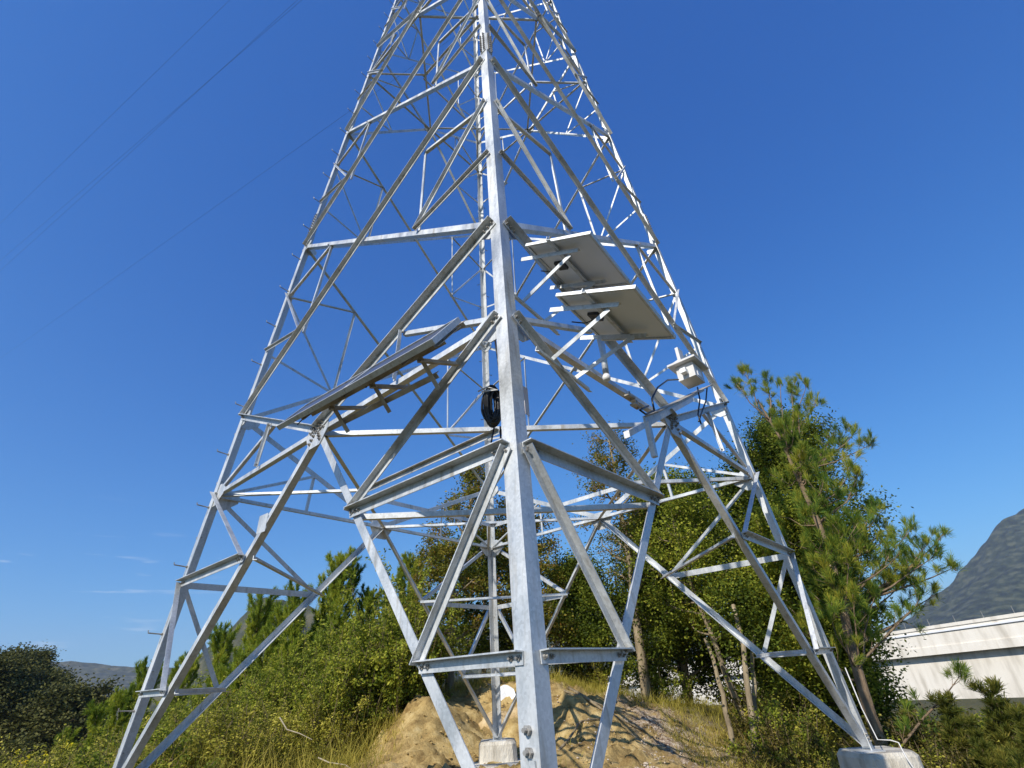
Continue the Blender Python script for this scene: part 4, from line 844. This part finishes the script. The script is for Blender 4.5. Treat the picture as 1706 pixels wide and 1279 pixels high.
# ------------------------------------------------------------------ woodland on the spur, far left
FT = broad_tree('woodland_tree', 9, 3.6, 51, M_FAR, M_BARK, 'brown green tree in the dark wooded clump at the far left', 30, 90, (.24, .10), .12, (0, 0, 0), 'trees of the wooded spur', clump=.62)
fts = []
for i in range(36):
    px = rng.uniform(-130, 140); Y = rng.uniform(52, 84); base_x = at(px, 1100, Y)[0]
    top = np.interp(px, [-260, -60, 0, 60, 100, 130, 150], [1110, 1085, 1088, 1096, 1130, 1165, 1200]) + rng.uniform(0, 75) ; t_ = at(px, top, Y); fts.append((base_x, Y, t_[2] - 8.6, rng.uniform(.85, 1.15)))
for i, (x, y, z, s_) in enumerate(fts):
    lab_ = 'brown green tree of the dark far left clump, ' + ('right end' if x > -62 else 'left part' if x < -80 else 'middle') + (', near its foot' if y < 63 else ', up on its crest' if y > 74 else '')
    if i == 0: FT['label'] = lab_; FT.location = (x, y, z); FT.scale = (s_, s_, s_)
    else: dup(FT, (x, y, z), rng.uniform(0, 6), (s_ * 1.1, s_ * 1.1, s_), lab_)
# ------------------------------------------------------------------ ground litter: grass, roots, a dead branch, white sheet
def grass():
    rg = np.random.default_rng(9); mb = MB(); N = 60000; x = rg.uniform(-12, 9, N); y = rg.uniform(1.5, 12, N)
    edge = (np.sin(x * 2.1) * .5 + np.cos(y * 1.7 + x) * .5) * .5
    keep = (x < -2.3 + edge) | (y > 8.4 + edge) | (x > 4.4 + edge - (y - 6) * .1) | ((rg.random(N) < .10) & (hsh(x * 1.3, y * 1.3) > .35))
    x, y = x[keep], y[keep]; z = hgt(x, y); C_ = np.stack([x, y, z], 1); n = len(x); d = rg.normal(0, .38, (n, 3)); d[:, 2] = 1; L_ = rg.uniform(.10, .42, (n, 1)) * np.where((x > -2.2) & (y < 8) & (x < 4.2), .5, np.where(x < -2.6, 1 + 1.5 * rg.random(n) ** 2, 1))[:, None]
    s = np.cross(d, rg.normal(0, 1, (n, 3))); s /= np.linalg.norm(s, axis=1)[:, None]; w = .005
    mb.quads(np.stack([C_ + s * w, C_ + d * L_ * .55 + s * w * .8, C_ + d * L_ + rg.normal(0, .07, (n, 3)) * L_ * 3, C_ + d * L_ * .55 - s * w * .8], 1))
    tag(obj('grass', mb, M_GRASS), 'dry grass fringing the cleared soil', kind='stuff')
grass()
def gravel():
    rg = np.random.default_rng(19); mb = MB(); N = 2600; x = rg.uniform(1.2, 6.0, N); y = rg.uniform(2.0, 7.5, N); k_ = (x > 2.4 + .5 * np.sin(y * 2)) | (rg.random(N) < .2); x, y = x[k_], y[k_]; z = hgt(x, y)
    for a_, b_, c_ in zip(x, y, z):
        r_ = rg.uniform(.008, .035); v = rg.normal(0, 1, (6, 3)); q = np.array([a_, b_, c_ + r_ * .3]); A_ = np.array([[1, 0, 0], [0, 1, 0], [-1, 0, 0], [0, -1, 0], [0, 0, .7], [0, 0, -.7]]) * r_ * rg.uniform(.6, 1.2, (6, 1))
        mb.add(q + A_, [(0, 1, 4), (1, 2, 4), (2, 3, 4), (3, 0, 4), (1, 0, 5), (2, 1, 5), (3, 2, 5), (0, 3, 5)])
    tag(obj('gravel', mb, noise_mat('broken_stone', [(.28, .20, .13), (.48, .39, .29), (.66, .58, .48)], 6, .9)), 'pale broken stone scattered on the slope right of the rear footing', kind='stuff')
gravel()
def clods():
    rg = np.random.default_rng(29); mb = MB(); N = 2600; x = rg.uniform(-3.4, 4.2, N); y = rg.uniform(3.4, 9.4, N); k_ = (hsh(x * 2.1, y * 2.3, 3) > .1) | (rg.random(N) < .25); x, y = x[k_], y[k_]; z = hgt(x, y)
    for a_, b_, c_ in zip(x, y, z):
        r_ = .012 + .05 * rg.random() ** 3; q = np.array([a_, b_, c_ + r_ * .35]); A_ = np.array([[1, 0, 0], [.2, 1, .1], [-1, .1, 0], [0, -1, .1], [0, 0, .8], [0, 0, -.6]]) * r_ * rg.uniform(.6, 1.25, (6, 1)); t = rg.uniform(0, 6.28); R_ = np.array([[math.cos(t), -math.sin(t), 0], [math.sin(t), math.cos(t), 0], [0, 0, 1]])
        mb.add(q + A_ @ R_.T, [(0, 1, 4), (1, 2, 4), (2, 3, 4), (3, 0, 4), (1, 0, 5), (2, 1, 5), (3, 2, 5), (0, 3, 5)])
    tag(obj('clods', mb, M_SOIL), 'loose clods of ochre earth over the spoil heap and path', kind='stuff')
clods()
def on(px, py):    # point of the soil seen at a pixel
    d = ray(px, py); t = .5
    while t < 60:
        q = CAM + d * t
        if q[2] < H1(q[0], q[1]): return q
        t += .02
    return CAM + d * 12
def rootline(name, pix, r0, label, cat, lift=.03):
    mb = MB(); pts = [on(*q) + np.array([0, 0, lift]) for q in pix]; mb.tube(pts, list(np.linspace(r0, r0 * .4, len(pts))), 6); return tag(obj(name, mb, M_BARK, smooth=True), label, cat)
rootline('fallen_branch', [(948, 1150), (975, 1165), (1003, 1185), (1040, 1205), (1075, 1222)], .045, 'thick fallen branch lying across the ochre soil right of the front leg', 'fallen branch', .05)
rootline('fallen_branch', [(940, 1155), (985, 1172), (1030, 1190), (1062, 1200)], .025, 'thin fallen branch beside the thick one on the ochre soil', 'fallen branch', .06)
rootline('fallen_branch', [(925, 1262), (948, 1235), (968, 1205), (1000, 1200), (1030, 1206)], .03, 'curved fallen branch low beside the front leg', 'fallen branch', .04)
c = on(843, 1172); sh_ = MB(); rg = np.random.default_rng(3)
n_ = 5; gx, gy = np.meshgrid(np.linspace(-.24, .24, n_), np.linspace(0, .42, n_), indexing='ij'); V_ = [(c[0] + a_ + .03 * math.sin(b_ * 9), c[1] + .10 + .25 * b_ + .03 * math.sin(a_ * 14 + b_ * 5), c[2] + .02 + b_ * .95 * (1 - .9 * abs(a_ + .02)) + .02 * math.sin(a_ * 20)) for a_, b_ in zip(gx.ravel(), gy.ravel())]
sh_.add(V_, [(i * n_ + j, (i + 1) * n_ + j, (i + 1) * n_ + j + 1, i * n_ + j + 1) for i in range(n_ - 1) for j in range(n_ - 1)]); o = obj('white_sheet', sh_, M_WHITE); md = o.modifiers.new('t', 'SOLIDIFY'); md.thickness = .006
tag(o, 'bright white plastic sheet propped behind the back leg by the spoil heap', 'plastic sheet')
# boulders / sacks of soil by the rear footing
for i, (px, py, r_, lab) in enumerate([(828, 1215, .42, 'rounded ochre boulder of clay right behind the rear footing'), (870, 1195, .3, 'smaller ochre clay lump right of the boulder behind the rear footing')]):
    c = on(px, py) + np.array([0, .35, 0]); mb = MB(); rg = np.random.default_rng(i); n1, n2 = 14, 9; V_ = []
    for a_ in range(n2):
        th = math.pi * a_ / (n2 - 1)
        for b_ in range(n1):
            ph = 2 * math.pi * b_ / n1; k_ = r_ * (1 + .18 * math.sin(3 * ph + 2 * th) + rg.uniform(-.06, .06)); V_.append((k_ * math.sin(th) * math.cos(ph) * 1.3, k_ * math.sin(th) * math.sin(ph), k_ * math.cos(th) * .75))
    mb.add(V_, [(a_ * n1 + b_, a_ * n1 + (b_ + 1) % n1, (a_ + 1) * n1 + (b_ + 1) % n1, (a_ + 1) * n1 + b_) for a_ in range(n2 - 1) for b_ in range(n1)])
    tag(obj('boulder', mb, M_SOIL if 0 else noise_mat('clay', [(.30, .20, .10), (.50, .36, .18), (.60, .47, .28)], 5, .95, 0, 8, .8, 18), smooth=True, loc=tuple(c)), lab, 'boulder')
# bare twigs standing out of the scrub
for i, (pix, Y, lab) in enumerate([([(466, 1195), (478, 1215), (500, 1222), (520, 1232)], 3.6, 'pale bare twig standing out of the left thicket'), ([(530, 1262), (548, 1270), (575, 1274), (600, 1290)], 3.2, 'pale bare twig near the bottom edge left of the spoil heap')]):
    mb = MB(); mb.tube([at(*q, Y) for q in pix], [.012, .010, .008, .004], 6); tag(obj('bare_twig', mb, noise_mat('bleached_wood', [(.35, .28, .18), (.55, .47, .33)], 8, .9)), lab, 'twig')
# ------------------------------------------------------------------ air
hz = MB(); hz.box((400, 600, 220), (4600, 4400, 285)); hm = bpy.data.materials.new('air'); hm.use_nodes = True; hn = hm.node_tree.nodes; hn.remove(hn['Principled BSDF'])
pv = hn.new('ShaderNodeVolumePrincipled'); pv.inputs['Color'].default_value = (.72, .82, 1.0, 1); pv.inputs['Density'].default_value = .00012; pv.inputs['Anisotropy'].default_value = .2
hm.node_tree.links.new(pv.outputs[0], hn['Material Output'].inputs['Volume'])
ho = obj('haze', hz, hm); tag(ho, 'thin blue air over the valley', kind='stuff')
